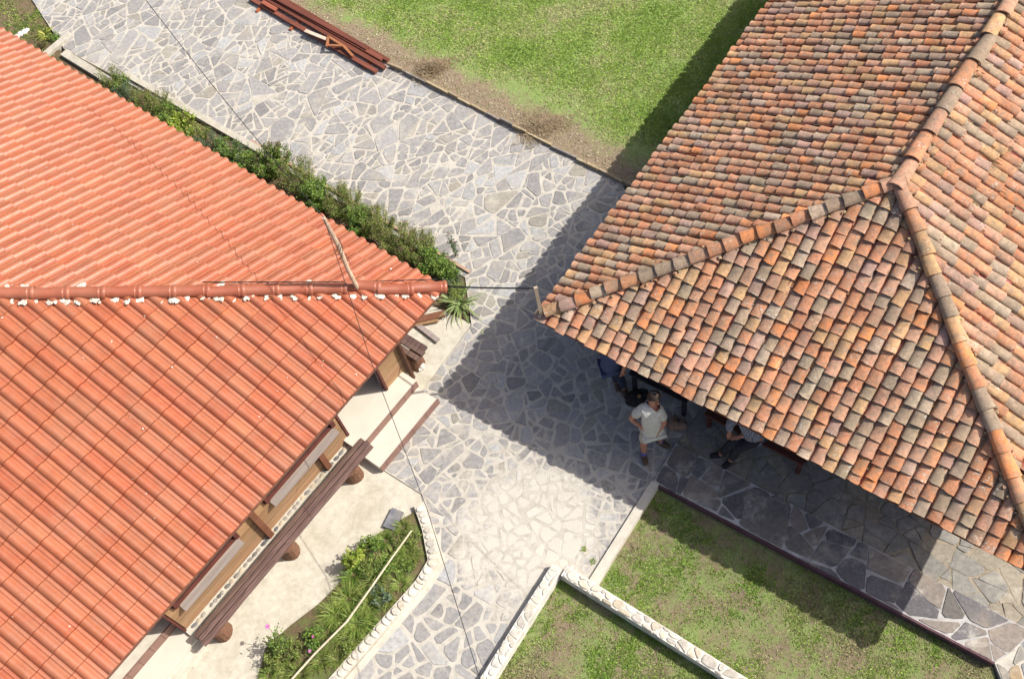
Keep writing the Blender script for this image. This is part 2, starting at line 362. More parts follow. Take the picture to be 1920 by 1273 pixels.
R4 = [G(789, 925), G(985, 1112), G(1042, 1058), G(905, 1273), G(860, 1340), G(570, 1340), G(640, 1262), G(800, 1098), G(826, 1056), G(806, 985)]
c4 = cells([G(796, 930), R4[1], G(930, 1222), R4[4], G(600, 1340), G(655, 1262), G(812, 1075), G(800, 960)], .6, .085, None, 1, .65)
gpath = paved('garden_path', R4, -.012, c4, 'slate', .022)
R5 = [P2(2.35, -.10), P2(9.6, -.10), P2(9.6, 2.4), P2(2.35, 2.4)]
c5 = cells(R5, .6, .10, (hu.x, hu.y), 1.2, .6)
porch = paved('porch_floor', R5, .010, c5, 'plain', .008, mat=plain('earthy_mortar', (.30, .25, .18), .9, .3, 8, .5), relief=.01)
R6 = [P2(2.40, -.70), P2(7.42, -.62), P2(7.95, -.05), P2(7.8, .02), P2(2.36, .0)]
R6 = [P2(2.36, -.71), G(1866, 1241, .05), G(1905, 1216, .05), P2(7.74, .02), P2(2.33, .0)]
c6 = cells(R6, .75, .15, (hu.x, hu.y), 1.3, .5)
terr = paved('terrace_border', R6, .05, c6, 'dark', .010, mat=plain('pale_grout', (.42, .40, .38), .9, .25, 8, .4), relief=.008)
# lower step past the terrace corner, laid in warm-coloured stone
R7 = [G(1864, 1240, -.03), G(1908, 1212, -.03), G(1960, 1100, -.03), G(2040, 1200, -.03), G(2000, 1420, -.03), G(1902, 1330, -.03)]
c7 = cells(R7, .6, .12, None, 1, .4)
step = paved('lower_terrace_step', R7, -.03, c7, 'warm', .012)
# riser of the terrace, kerbs
def bar(mb, p, q, wdt, z0, z1, t=None):
    d = (q-p); l = d.length; d.normalize(); n = Vector((-d.y, d.x, 0)); c = (p+q)/2; mb.box((c.x, c.y, (z0+z1)/2), d, n, Z, l/2, wdt/2, (z1-z0)/2, t)
mb = MB(); bar(mb, P2(2.40, -.722), G(1863, 1243, .045), .03, -.25, .045); o = mb.build('terrace_riser', plain('maroon_riser', (.10, .05, .06), .8, .3, 8, .4)); tag(o, 'thin maroon riser strip along the lower edge of the dark slab terrace', 'riser')
mb = MB(); bar(mb, G(1229, 905), G(1112, 1092), .13, -.2, .035); o = mb.build('kerb', PALE); tag(o, 'pale concrete kerb between the bright apron and the small shaded lawn', 'kerb')

# lower lawns
lw_z = -.10
lawn2 = ground_patch('small_lawn', [P2(2.34, -.73), P2(7.5, -.63), P2(8.2, -1.75), P2(7.6, -4.4), G(1420, 1290, lw_z), G(1070, 1078, lw_z), G(1112, 1085, lw_z)], lw_z, SOIL)
LW3 = [G(1052, 1075, lw_z), G(1385, 1275, lw_z), G(1460, 1330, lw_z), G(1000, 1420, lw_z), G(895, 1300, lw_z)]
lawn3 = ground_patch('corner_lawn', LW3, lw_z-.004, SOIL)

def grass(name, poly, z, dens, hgt, cols, mask=None, wid=.006, label='', lean=.6):
    poly = poly_ccw([(p[0], p[1]) for p in poly]); xs = [p[0] for p in poly]; ys = [p[1] for p in poly]
    n = int((max(xs)-min(xs))*(max(ys)-min(ys))*dens); P = np.c_[RNG.uniform(min(xs), max(xs), n), RNG.uniform(min(ys), max(ys), n)]
    ok = np.ones(n, bool)
    for i in range(len(poly)):
        a, b = poly[i], poly[(i+1) % len(poly)]; ok &= ((b[0]-a[0])*(P[:, 1]-a[1])-(b[1]-a[1])*(P[:, 0]-a[0])) > 0
    P = P[ok]
    if mask is not None: P = P[RNG.random(len(P)) < mask(P)]
    # view cull with margin
    v = np.c_[P, np.full(len(P), z-H)]; d = v @ np.array(FW); X = 960+FPX*(v@np.array(RT))/d; Y = 636.5-FPX*(v@np.array(UP))/d
    P = P[(X > -120) & (X < 2040) & (Y > -120) & (Y < 1400)]; n = len(P)
    th = RNG.uniform(0, 2*np.pi, n); h = hgt*RNG.uniform(.5, 1.5, n); ln = lean*RNG.uniform(.2, 1.4, n); wd = wid*RNG.uniform(.6, 1.5, n)
    dx, dy = np.cos(th), np.sin(th); base = np.c_[P, np.full(n, z-.002)]
    side = np.c_[-dy, dx, np.zeros(n)]*wd[:, None]; mid = base + np.c_[dx*h*ln*.35, dy*h*ln*.35, h*.6]; tip = base + np.c_[dx*h*ln, dy*h*ln, h*np.clip(1-.35*ln, .3, 1)]
    V = np.stack([base-side, base+side, mid+side*.8, tip, mid-side*.8], 1).reshape(-1, 3)
    cl = np.array(cols)[fbm_pick(P, len(cols))]*RNG.uniform(.7, 1.3, (n, 1))
    o = link(name, np_mesh(name, V, 5, cl, GRASSM)); tag(o, label, 'grass', kind='stuff'); return o
def vn(P, sc, seed):                                                  # cheap smooth value noise
    r = np.random.default_rng(seed); T = r.random((64, 64)); q = P*sc; i = np.floor(q).astype(int); f = q-i; f = f*f*(3-2*f); i %= 64; j = (i+1) % 64
    return (T[i[:, 0], i[:, 1]]*(1-f[:, 0])+T[j[:, 0], i[:, 1]]*f[:, 0])*(1-f[:, 1])+(T[i[:, 0], j[:, 1]]*(1-f[:, 0])+T[j[:, 0], j[:, 1]]*f[:, 0])*f[:, 1]
def fbm(P, sc, seed): return (vn(P, sc, seed)*.5+vn(P, sc*2.1, seed+1)*.3+vn(P, sc*4.7, seed+2)*.2)
def fbm_pick(P, k):
    f = fbm(P, 1.3, 5)*1.5-.25 + RNG.normal(0, .22, len(P)); return np.clip((f*k).astype(int), 0, k-1)
def dist_line(P, a, b):
    d = np.array([b.x-a.x, b.y-a.y]); d /= np.linalg.norm(d); return (P[:, 0]-a.x)*(-d[1])+(P[:, 1]-a.y)*d[0]
def lawnmask(P):
    dl = dist_line(P, pr0, pr1); return np.clip((dl-.22 - fbm(P, 1.1, 31)*1.0)*2.2, .02, 1)*np.clip(fbm(P, 2.2, 9)*2.2, .45, 1)
GC = [(.25, .40, .055), (.33, .50, .08), (.40, .56, .10), (.50, .57, .18), (.62, .58, .33)]
grass('grass', LAWNP, .03, 5600, .024, GC, lawnmask, .0042, 'short green grass covering the wide lawn beside the path', 1.35)
GC2 = [(.18, .31, .04), (.27, .43, .06), (.36, .50, .09), (.38, .40, .17), (.42, .36, .21)]
def m2(P): return np.clip((fbm(P, 1.7, 77)-.30)*3.2, .14, 1)*np.clip(fbm(P, 9, 12)*4-1.2, .14, 1)
grass('grass', [P2(2.46, -.76), G(1856, 1248, lw_z), G(1885, 1330, lw_z), G(1620, 1420, lw_z), G(1122, 1104, lw_z)], lw_z, 12000, .017, GC2, m2, .0040, 'patchy grass and clover on the small lawn below the slab terrace', 1.5)
grass('grass', LW3, lw_z, 12000, .017, GC2, m2, .0040, 'patchy grass in the corner lawn between the two cobbled walls', 1.5)
grass('grass', [G(58, -6), G(112, 92), G(60, 150), G(-60, 60), G(-60, -60)], -.03, 1500, .04, GC2, lambda P: np.clip((fbm(P, 2, 3)-.4)*3, .05, 1), .006, 'thin dry grass on the dirt patch at the upper left')

# ------------------------------------------------------------------ tiled roofs
import bmesh
class Face:
    def __init__(s, O, e1, up, tan):
        s.O = O; s.e1 = e1; s.sl = (up + Z*tan).normalized(); s.k = math.hypot(1, tan); s.n = e1.cross(s.sl)
    def at(s, a, b, h=0): return s.O + s.e1*a + s.sl*b + s.n*h
    def mat(s, a, b, h=0, rz=0, ry=0, rx=0, sc=(1, 1, 1)):
        B = Matrix((s.e1, s.sl, s.n)).transposed().to_4x4()
        return Matrix.Translation(s.at(a, b, h)) @ B @ Matrix.Rotation(rz, 4, 'Z') @ Matrix.Rotation(rx, 4, 'X') @ Matrix.Rotation(ry, 4, 'Y') @ Matrix.Diagonal((*sc, 1))
def cut_mesh(vs, fs, planes):
    bm = bmesh.new(); bv = [bm.verts.new(v) for v in vs]
    for f in fs:
        try: bm.faces.new([bv[i] for i in f])
        except ValueError: pass
    for co, no in planes:
        bmesh.ops.bisect_plane(bm, geom=bm.verts[:]+bm.edges[:]+bm.faces[:], plane_co=co, plane_no=no, clear_outer=True)
    bm.verts.index_update(); r = ([v.co.copy() for v in bm.verts], [tuple(v.index for v in f.verts) for f in bm.faces]); bm.free(); return r
def tile_field(face, srange, trange, w, c, variants, colour, planes, parent, pieces_name, stuff_name, mo, ma, nind, jit, offs=True):
    """planes: hips that cut the face (keep the inner side); nearest nind tiles in view are objects, the rest one part"""
    items = []
    s = srange[0]; col = 0
    while s < srange[1]-1e-6:
        t = trange[0] + (random.uniform(-.02, .02) if jit else 0); row = 0
        while t < trange[1]:
            cl = c*((random.uniform(.55, 1.1) if row == 0 else random.uniform(.84, 1.18)) if jit else 1)
            cen = face.at(s+w/2, t+cl/2); d = [(cen-co).dot(no) for co, no in planes]
            if all(x < w*.75 for x in d):
                j = jit
                M = face.mat(s + w/2 + random.gauss(0, .007)*j, t - .01 + random.gauss(0, .006)*j, .0 + random.gauss(0, .004)*j, random.gauss(0, .022)*j, random.gauss(0, .03)*j, random.gauss(0, .012)*j,
                             ((random.uniform(.94, 1.06)*min(1, w/.1735)**1.8) if j else 1, max(cl/c, .8), random.uniform(.85, 1.15) if j else 1))
                items.append((cen, M, random.choice(variants), colour(), any(x > -w*1.4 for x in d)))
            t += cl; row += 1
        s += w; col += 1
    return items
def lay_tiles(items, planes_of, parent, name, stuff_name, mo, ma, nind, vis=None):
    C0 = Vector((0, 0, H))
    def rank(it):
        x, y = pix(it[0]); inn = -5 < x < 1925 and -5 < y < 1278
        return (0 if inn else 1, (it[0]-C0).length)
    items.sort(key=rank); cache = {}; mb = MB()
    for k, (cen, M, var, colr, nearcut, planes) in enumerate(items):
        vs, fs = var[:2]; ft = var[2] if len(var) > 2 else [1.0]*len(fs)
        if nearcut:
            wv = [M @ Vector(v) for v in vs]; wv, fs2 = cut_mesh(wv, fs, planes)
            if not fs2: continue
            if k < nind:
                m2_ = MB(); m2_.add([v-cen for v in wv], fs2, (1, 1, 1)); o = link(name, m2_.mesh(name, mo), parent, cen); o.color = (*colr, 1); smooth_ok(o.data)
            else: mb.add(wv, fs2, colr)
        elif k < nind:
            if id(var) not in cache:
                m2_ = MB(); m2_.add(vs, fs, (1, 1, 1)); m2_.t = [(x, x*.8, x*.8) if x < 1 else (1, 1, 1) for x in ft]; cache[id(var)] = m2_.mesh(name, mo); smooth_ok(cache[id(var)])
            o = bpy.data.objects.new(name, cache[id(var)]); COL.objects.link(o); adopt(o, parent); o.matrix_basis = M; o.color = (*colr, 1)
        else:
            mb.add([M @ Vector(v) for v in vs], fs, colr)
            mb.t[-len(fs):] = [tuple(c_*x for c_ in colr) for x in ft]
    if mb.v: o = mb.build(stuff_name, ma, parent); smooth_ok(o.data); tag(o, kind='stuff')
def smooth_ok(me):
    me.polygons.foreach_set('use_smooth', [True]*len(me.polygons)); me.set_sharp_from_angle(angle=math.radians(42))

# --- glazed orange tiled roof (house 1)
W1, C1 = .2237, .3608
def glazed_variant():
    prof = [(0, 0), (.02, .03), (.07, .11), (.14, .175), (.23, .215), (.32, .225), (.42, .205), (.51, .155), (.58, .085), (.635, .02), (.68, 0), (.76, .004), (.82, .034), (.88, .004), (1, 0)]
    L = C1*1.0; step = .028; vs = []; fs = []; n = len(prof)
    for y, dz in ((-.012, step), (L*.3, step*.68), (L*.65, step*.33), (L+.002, 0)):
        vs += [((x-.5)*W1, y, z*W1 + dz) for x, z in prof]
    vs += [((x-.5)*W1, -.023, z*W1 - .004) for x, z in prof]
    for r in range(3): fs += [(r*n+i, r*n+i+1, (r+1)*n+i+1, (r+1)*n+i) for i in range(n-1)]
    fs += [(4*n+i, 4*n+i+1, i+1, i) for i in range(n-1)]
    return vs, fs, [1.0]*(3*(n-1)) + [.62]*(n-1)  # lip faces tinted darker, painting in the shadow gap at each course seam
def glazed_col():
    k = random.uniform(.88, 1.08); g = random.uniform(.92, 1.12); return (.365*k, .104*k*g, .046*k*g)
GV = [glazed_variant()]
hipn = (ha - hb).normalized()                                        # the hip plane of house 1 holds direction ha+hb
house1 = empty('orange_roofed_house', P1(3.5, 4.5, 0)); tag(house1, 'house under the shiny orange tiled roof with plank walls, at the left', 'house')
frR = Face(E, -ha, hb, TP1); frT = Face(E, hb, ha, TP1)
HL = 5.6                                                             # plan length of the hip
def deckmesh(mb, pts, h=-.02): mb.add([p + Z*h for p in pts], [tuple(range(len(pts)))])
def R3(s, t): return E + ha*s + hb*t + Z*TP1*min(s if s < t else t, 99)
mb = MB(); apex = E + (ha+hb)*HL + Z*TP1*HL
LR = 13.0
mb.add([p - Z*.03 for p in (E, E+ha*LR, E+ha*LR+hb*HL+Z*TP1*HL, apex)] + [p - Z*.03 for p in (E, apex, E+hb*2*HL+ha*0)] , [(0, 1, 2, 3), (4, 5, 6)])
# underside and far slope
Fb = E + hb*2*HL
mb.add([p-Z*.03 for p in (apex, E+ha*LR+hb*HL+Z*TP1*HL, Fb+ha*LR, Fb)], [(0, 1, 2, 3)])
mb.add([E-Z*.10+(ha+hb)*.02, E+ha*LR-Z*.10+hb*.02, Fb+ha*LR-Z*.10, Fb-Z*.10+ha*.02], [(0, 1, 2, 3)])
for a_, b_ in ((E, E+ha*LR), (Fb, E)): mb.add([a_-Z*.105, b_-Z*.105, b_-Z*.03, a_-Z*.03], [(0, 1, 2, 3)])
roof1 = mb.build('roof', plain('roof_boards', (.16, .07, .045), .8), house1)
plR = [(E, -hipn)]; plT = [(E, hipn)]                                # outer side of each face
# right face lies where t<=s  -> keep (ha-hb).p >= 0 ; top face the other side
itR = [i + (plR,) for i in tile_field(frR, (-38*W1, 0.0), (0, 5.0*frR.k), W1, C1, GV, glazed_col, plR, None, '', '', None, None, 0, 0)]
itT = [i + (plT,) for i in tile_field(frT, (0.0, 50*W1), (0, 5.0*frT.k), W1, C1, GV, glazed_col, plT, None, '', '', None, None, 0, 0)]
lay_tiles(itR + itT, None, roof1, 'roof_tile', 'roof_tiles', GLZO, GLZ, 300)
# rest of the roof beyond the picture: plain deck with the same colour shows nothing more
# hip caps with collars
hd = (ha+hb+Z*TP1).normalized(); hside = Z.cross(hd).normalized(); hn = hd.cross(hside)*1.0
if hn.z < 0: hn = -hn
p = E - hd*.05 + hn*.035; k = 0
while (p-E).length < 6.8:
    L = random.uniform(.46, .50); ry = random.gauss(0, .02); sh = random.gauss(0, .007) + (.03 if k == 1 else 0)
    d = (hd + hside*random.gauss(0, .02) + (hside*-.10 if k == 2 else Vector((0, 0, 0)))).normalized(); sd_ = hn.cross(d).normalized(); m_ = MB(); n = 13
    rings = [(-.012, .094), (.0, .104), (.035, .106), (.05, .094), (.075, .093), (.085, .098), (.10, .092), (L*.6, .088), (L+.04, .084)]
    vs = []
    for y, r in rings:
        for i in range(n):
            a = math.pi*(i/(n-1)*1.16-.08); vs.append(d*y + sd_*math.cos(a)*r + hn*(math.sin(a)*r*.92))
    m_.add(vs, [(j*n+i, j*n+i+1, (j+1)*n+i+1, (j+1)*n+i) for j in range(len(rings)-1) for i in range(n-1)] + ([tuple(range(n))] if k == 0 else []), (1, 1, 1))
    o = link('ridge_tile', m_.mesh('ridge_tile', GLZO), roof1, p + hside*sh); kk = random.uniform(.90, 1.0); o.color = (.34*kk, .096*kk, .050*kk, 1); smooth_ok(o.data)
    p = p + hd*L; k += 1
# white mortar packed along both sides of the hip
def blob(mb, c, r, t=None, seg=7, squash=.6, jit=.25):
    vs = [c + Z*r*squash]; fs = []
    for j in range(1, 4):
        ph = math.pi*j/4*.98
        for i in range(seg):
            a = 2*math.pi*i/seg + j*.3; rr = r*random.uniform(1-jit, 1+jit)
            vs.append(c + Vector((math.cos(a)*math.sin(ph)*rr, math.sin(a)*math.sin(ph)*rr, math.cos(ph)*rr*squash)))
    for i in range(seg): fs.append((0, 1+i, 1+(i+1) % seg))
    for j in range(2):
        for i in range(seg): fs.append((1+j*seg+i, 1+(j+1)*seg+i, 1+(j+1)*seg+(i+1) % seg, 1+j*seg+(i+1) % seg))
    mb.add(vs, fs, t)
mb = MB(); q = .15
while q < 6.5:
    for sgn in (-1, 1):
        if sgn > 0 and random.random() > .92 or sgn < 0 and random.random() > .30: continue
        f = 1
        for _ in range(random.randint(2, 6)):
            c = E + hd*(q+random.uniform(-.05, .05)); lat = hside*sgn*(.100 + random.uniform(-.005, .050)); c = c + lat - Z*abs(lat.length)*.27
            c = c + Z*.040; blob(mb, c, random.uniform(.016, .050), squash=.32, jit=.45)
    q += .20/1.0*random.uniform(.8, 1.15)*1.48/1.4
mo = mb.build('mortar', plain('lime_mortar', (.62, .57, .48), .9, .25, 20, .6), roof1); tag(mo, 'white mortar packed under the hip tiles', kind='stuff')
# small lime drips on the tiles
mb = MB()
for k in range(46):
    s_, t_ = random.uniform(.6, 7.5), random.uniform(.1, 4)
    if t_ > s_-.4: continue
    c = frR.at(-s_, t_*frR.k, .055 if random.random() < .5 else .03); blob(mb, c, random.uniform(.006, .015), squash=.25, jit=.4)
for k in range(16):
    s_, t_ = random.uniform(.6, 7.5), random.uniform(.1, 3)
    if t_ > s_-.4: continue
    blob(mb, frT.at(s_, t_*frT.k, .04), random.uniform(.008, .016), squash=.3, jit=.4)
tag(mb.build('lime_drips', WHITE, roof1), kind='stuff')

# --- old clay roof (house 2)
W2, C2 = .1735, .214
def clay_variant(seed):
    r = random.Random(seed); n = 9; vs = []; fs = []
    L = C2*1.22; ws, wn = .085, .075; bow = r.uniform(-.003, .006); tw = r.uniform(-.004, .004)
    chip = [0.0]*n
    if r.random() < .38:
        c = r.randrange(n); 
        for i in range(n):
            if abs(i-c) < 3: chip[i] = r.uniform(.008, .035)*(1-abs(i-c)/3.2)
    for j, (y, wd, h) in enumerate(((0, ws, .053), (L*.08, ws*.995, .0525), (L*.5, (ws+wn)/2, .047+bow), (L, wn, .036))):
        for i in range(n):
            a = math.pi*(i/(n-1)); x = math.cos(a)*wd*(1.0); z = (math.sin(a)**.75)*h if 0 < i < n-1 else 0
            vs.append((-x + tw*j, y + (chip[i] + r.uniform(-.002, .002) if j < 2 else 0), z - .012 + (.020*(1-j/3.0))))
    for i in range(n):
        a = math.pi*(i/(n-1)); x = math.cos(a)*ws*.86; z = math.sin(a)**.75*.038 if 0 < i < n-1 else -.002
        vs.append((-x, chip[i]+.001, z - .012 + .020))
    for i in range(n):
        a = math.pi*(i/(n-1)); x = math.cos(a)*ws*.84; z = math.sin(a)**.75*.036 if 0 < i < n-1 else -.002
        vs.append((-x, .07, z - .012 + .016))
    for j in range(3): fs += [(j*n+i, j*n+i+1, (j+1)*n+i+1, (j+1)*n+i) for i in range(n-1)]
    fs += [(4*n+i, 4*n+i+1, i+1, i) for i in range(n-1)]; fs += [(5*n+i, 5*n+i+1, 4*n+i+1, 4*n+i) for i in range(n-1)]
    return vs, fs
CV = [clay_variant(k) for k in range(14)]
def clay_col():
    r = random.random(); k = random.uniform(.88, 1.16)
    if r < .32: c = (.47, .215, .115)
    elif r < .50: c = (.46, .25, .16)
    elif r < .64: c = (.48, .285, .145)
    elif r < .82: c = (.33, .24, .165)
    elif r < .90: c = (.38, .235, .18)
    elif r < .93: c = (.42, .32, .23)
    else: c = (.56, .22, .09)
    return tuple(min(.8, x*k*random.uniform(.97, 1.03)) for x in c)
B2 = A2 + hu*LF; AP = A2 + hu*LF/2 + hv*DD + Z*RH; RL = 8.0; RP = AP + hv*RL
tl, tf = RH/(LF/2), RH/DD
frF = Face(A2, hu, hv, tf); frL = Face(A2, -hv, hu, tl); frG = Face(B2, hv, -hu, tl)
house2 = empty('old_clay_roofed_house', P2(3.7, 4.5, 0)); tag(house2, 'open-sided house under the weathered clay barrel tile roof, at the right', 'house')
mb = MB(); dz = Z*-.022
pts = [A2, B2, AP, RP, A2+hv*(DD+RL), B2+hv*(DD+RL)]
mb.add([p+dz for p in pts], [(0, 1, 2), (0, 2, 3, 4), (1, 5, 3, 2)]); mb.add([p-Z*.09 for p in (A2, B2, pts[5], pts[4])], [(0, 1, 2, 3)])
for a_, b_ in ((A2, B2), (A2, pts[4]), (B2, pts[5])): mb.add([a_-Z*.09, b_-Z*.09, b_+dz, a_+dz], [(0, 1, 2, 3)])
DECK2 = plain('pan_tile_clay', (.15, .062, .038), .9, .3, 20, .5)
roof2 = mb.build('roof', DECK2, house2)
def plane_through(a, b, keep):
    d = (b-a); d.z = 0; n = Vector((-d.y, d.x, 0)).normalized()
    return (a, -n if (keep-a).dot(n) > 0 else n)
keepF, keepL, keepG = A2+hu*LF/2, A2+hv*6+hu*.5, B2+hv*6-hu*.5
hA_F, hB_F = plane_through(A2, AP, keepF), plane_through(B2, AP, keepF)
hA_L, rg_L = plane_through(A2, AP, keepL), plane_through(AP, RP, keepL)
hB_G, rg_G = plane_through(B2, AP, keepG), plane_through(AP, RP, keepG)
# pans between the covers: thin upturned troughs, one joined part
def pans(face, s0, s1, t1, planes):
    mb = MB(); s = s0
    while s < s1:
        t = -.02
        while t < t1:
            cen = face.at(s, t+.1)
            if all((cen-co).dot(no) < -.02 for co, no in planes):
                vs = []
                for y, h in ((0, .016), (.225, .0)):
                    for x, z in ((-.062, .018), (-.03, -.004), (.0, -.012), (.03, -.004), (.062, .018)): vs.append(face.at(s+x, t+y, z+h-.004))
                mb.add(vs, [(i, i+1, 5+i+1, 5+i) for i in range(4)], tuple(x*random.uniform(.35, .7) for x in (.50, .20, .11)))
            t += .215
        s += W2
    return mb
hw = LF/43
W2 = hw
PLF, PLL, PLG = [hA_F, hB_F], [hA_L, rg_L], [hB_G, rg_G]
itF = [i + (PLF,) for i in tile_field(frF, (0.0, LF-1e-4), (-.015, DD*frF.k+.05), W2, C2, CV, clay_col, PLF, None, '', '', None, None, 0, 1)]
itL = [i + (PLL,) for i in tile_field(frL, (-66*W2*.92, 0.0), (-.015, LF/2*frL.k+.05), W2*.92, C2*1.08, CV, clay_col, PLL, None, '', '', None, None, 0, 1)]
itG = [i + (PLG,) for i in tile_field(frG, (0.0, 48*W2), (1.0, LF/2*frG.k+.05), W2, C2*1.15, CV, clay_col, PLG, None, '', '', None, None, 0, 1)]
lay_tiles(itF + itL + itG, None, roof2, 'roof_tile', 'roof_tiles', CLAYO, CLAY, 300)
for fc, a, b, t1, pl in ((frF, 0, LF, DD*frF.k, PLF), (frL, -66*W2*.93, 0, LF/2*frL.k, PLL), (frG, 0, 48*W2, LF/2*frG.k, PLG)):
    W2_ = W2
    if fc is frL: W2 = W2*.93
    o = pans(fc, a, b, t1, pl).build('pan_tiles', CLAY, roof2); tag(o, kind='stuff'); W2 = W2_
def ridge_run(a, b, n_up, up_from_b=True, size=.105, L=.255, big=1.0):
    d = (b-a); tot = d.length; d.normalize(); q = 0; k = 0
    while q < tot:
        ln = L*random.uniform(.88, 1.12); dd_ = (d + Vector((random.gauss(0, .03), random.gauss(0, .03), random.gauss(0, .015)))).normalized(); sd_ = n_up.cross(dd_).normalized(); nn = dd_.cross(sd_)
        if nn.z < 0: nn = -nn
        n = 9; vs = []
        r0, r1 = size*random.uniform(.95, 1.05), size*.80
        for y, r, h in ((0, r0, .024), (.02, r0*.995, .024), (ln*.55, (r0+r1)/2, .012), (ln+.04, r1, 0)):
            for i in range(n):
                an = math.pi*i/(n-1); jj = random.uniform(-.003, .003); vs.append(dd_*(y+jj) + sd_*math.cos(an)*r + nn*(math.sin(an)*r*.72 + h))
        for i in range(n):
            an = math.pi*i/(n-1); vs.append(sd_*math.cos(an)*r0*.86 + nn*(math.sin(an)*r0*.60 + .022))
        m_ = MB(); m_.add(vs, [(j*n+i, j*n+i+1, (j+1)*n+i+1, (j+1)*n+i) for j in range(3) for i in range(n-1)] + [(4*n+i, 4*n+i+1, i+1, i) for i in range(n-1)], (1, 1, 1))
        o = link('ridge_tile', m_.mesh('ridge_tile', CLAYO), roof2, a + d*q + Z*random.gauss(.028, .006) + sd_*random.gauss(0, .008)); o.color = (*clay_col(), 1); smooth_ok(o.data)
        q += ln; k += 1
ridge_run(A2 + (AP-A2)*.03, AP, Z); ridge_run(B2, AP - (AP-B2).normalized()*.1, Z, size=.108, L=.30); ridge_run(AP - hv*.12, RP, Z, size=.118, L=.50)
# mortar crumbs and broken bits along the hips
mb = MB()
for a_, b_ in ((A2, AP), (B2, AP), (AP, RP)):
    d = (b_-a_); tot = d.length; d.normalize(); sd_ = Z.cross(d).normalized(); q = .1
    while q < tot:
        c = a_ + d*q + sd_*random.choice((-1, 1))*random.uniform(.09, .14); blob(mb, c+Z*.01, random.uniform(.012, .03), tuple(x*random.uniform(.8, 1.1) for x in (.40, .27, .16)), squash=.6, jit=.4); q += random.uniform(.05, .2)
tag(mb.build('mortar_crumbs', CLAY, roof2), kind='stuff')
mb = MB()
for k in range(5): blob(mb, A2 + Vector((random.uniform(-.03, .06), random.uniform(-.04, .04), random.uniform(0, .03))) + (hu+hv)*.03, random.uniform(.03, .05), squash=.7)
tag(mb.build('corner_mortar', WHITE, roof2), 'white mortar lump at the roof corner')

# ------------------------------------------------------------------ yard, beds, walls round house 1
yard = [G(884, 606), G(800, 722), G(690, 862), G(789, 925), G(803, 960), G(830, 1056), G(640, 1266), G(560, 1360), P1(13, -2.2), P1(13, 3), P1(-.2, 3)]
mb = MB(); mb.slab(poly_ccw([(p.x, p.y) for p in yard]), -.2, -.022); tag(mb.build('concrete_yard', YARDC), kind='structure')
WOODW = m_wood('weathered_plank', (.20, .105, .05), (.40, .255, .135), ha, .7); WOODD = m_wood('dark_bench_wood', (.045, .026, .022), (.20, .125, .10), ha, .6, .35, 5, .5)
WOODG = m_wood('grey_board', (.22, .18, .16), (.36, .31, .27), ha, .8); WOODR = m_wood('red_stained_timber', (.10, .030, .018), (.26, .085, .05), dpr, .5, .4, 4, .3)
BARK = plain('bark', (.17, .085, .05), .9, .4, 30, .9); WOODP = m_wood('brown_post', (.13, .05, .028), (.24, .10, .055), ha, .6)
def wt(lo=.8, hi=1.2): k = random.uniform(lo, hi); return (k, k*random.uniform(.96, 1.03), k*random.uniform(.93, 1.04))
# facade: planks one over the other
def plank_wall(s0, s1, t, z0, z1, label, base=True):
    wobj = MB(); wobj.box(P1((s0+s1)/2, t+.06, (z0+z1)/2), ha, hb, Z, (s1-s0)/2, .03, (z1-z0)/2, (1, 1, 1)); wl = wobj.build('plank_wall', DARK, house1)
    z = z0
    while z < z1-.05:
        h = random.uniform(.17, .21); h = min(h, z1-z); m_ = MB(); pr = random.uniform(-.004, .006)
        m_.box((0, 0, 0), ha, hb, Z, (s1-s0)/2, .018, h/2-.004, wt(.8, 1.25)); o = link('plank', m_.mesh('plank', WOODW), wl, P1((s0+s1)/2, t+.015+pr, z+h/2)); z += h
    return wl
WB = .47
plank_wall(2.34, 6.0, WB, .20, 1.98, '')
plank_wall(.86, 1.32, WB, .20, 1.98, '')
# stone foundation strip with rounded stones set in lime
mb = MB(); mb.box(P1(4.17, WB-.025, .075), ha, hb, Z, 1.87, .075, .115); mb.box(P1(1.08, WB-.0, .075), ha, hb, Z, .24, .05, .115)
fnd = mb.build('foundation', PALE, house1); CB = m_stone(); CB.name = 'cobble'
COBT = [(.46, .42, .35), (.34, .31, .28), (.22, .22, .23), (.52, .42, .27), (.42, .30, .20), (.56, .52, .46)]
def cobble(parent, c, rx, ry, rz, az, name='cobblestone', tt=None, mat=None):
    m_ = MB(); seg = 8; vs = [Vector((0, 0, rz))]; fs = []
    for j, (ph, sc) in enumerate(((.45, 1), (1.0, 1), (1.5, 1))):
        for i in range(seg):
            a = 2*math.pi*i/seg; q = random.uniform(.86, 1.12); vs.append(Vector((math.cos(a)*math.sin(ph)*rx*q, math.sin(a)*math.sin(ph)*ry*q, math.cos(ph)*rz)))
    for i in range(seg): fs.append((0, 1+i, 1+(i+1) % seg))
    for j in range(2):
        for i in range(seg): fs.append((1+j*seg+i, 1+(j+1)*seg+i, 1+(j+1)*seg+(i+1) % seg, 1+j*seg+(i+1) % seg))
    R = Matrix.Rotation(az, 3, 'Z'); k = random.uniform(.8, 1.15)
    m_.add([R @ v for v in vs], fs, tuple(x*k for x in (tt or random.choice(COBT)))); me = m_.mesh(name, mat or CB, True)
    return link(name, me, parent, c)
ang_a = math.atan2(ha.y, ha.x)
s_ = 2.42
while s_ < 5.95:
    r = random.uniform(.035, .065)
    if random.random() < .97: cobble(fnd, P1(s_, WB-.050, .186), r*1.1, .036, .016, ang_a + random.gauss(0, .2), tt=random.choice([(.12, .12, .12), (.2, .2, .2), (.3, .28, .24), (.42, .36, .26)]))
    s_ += r*1.9
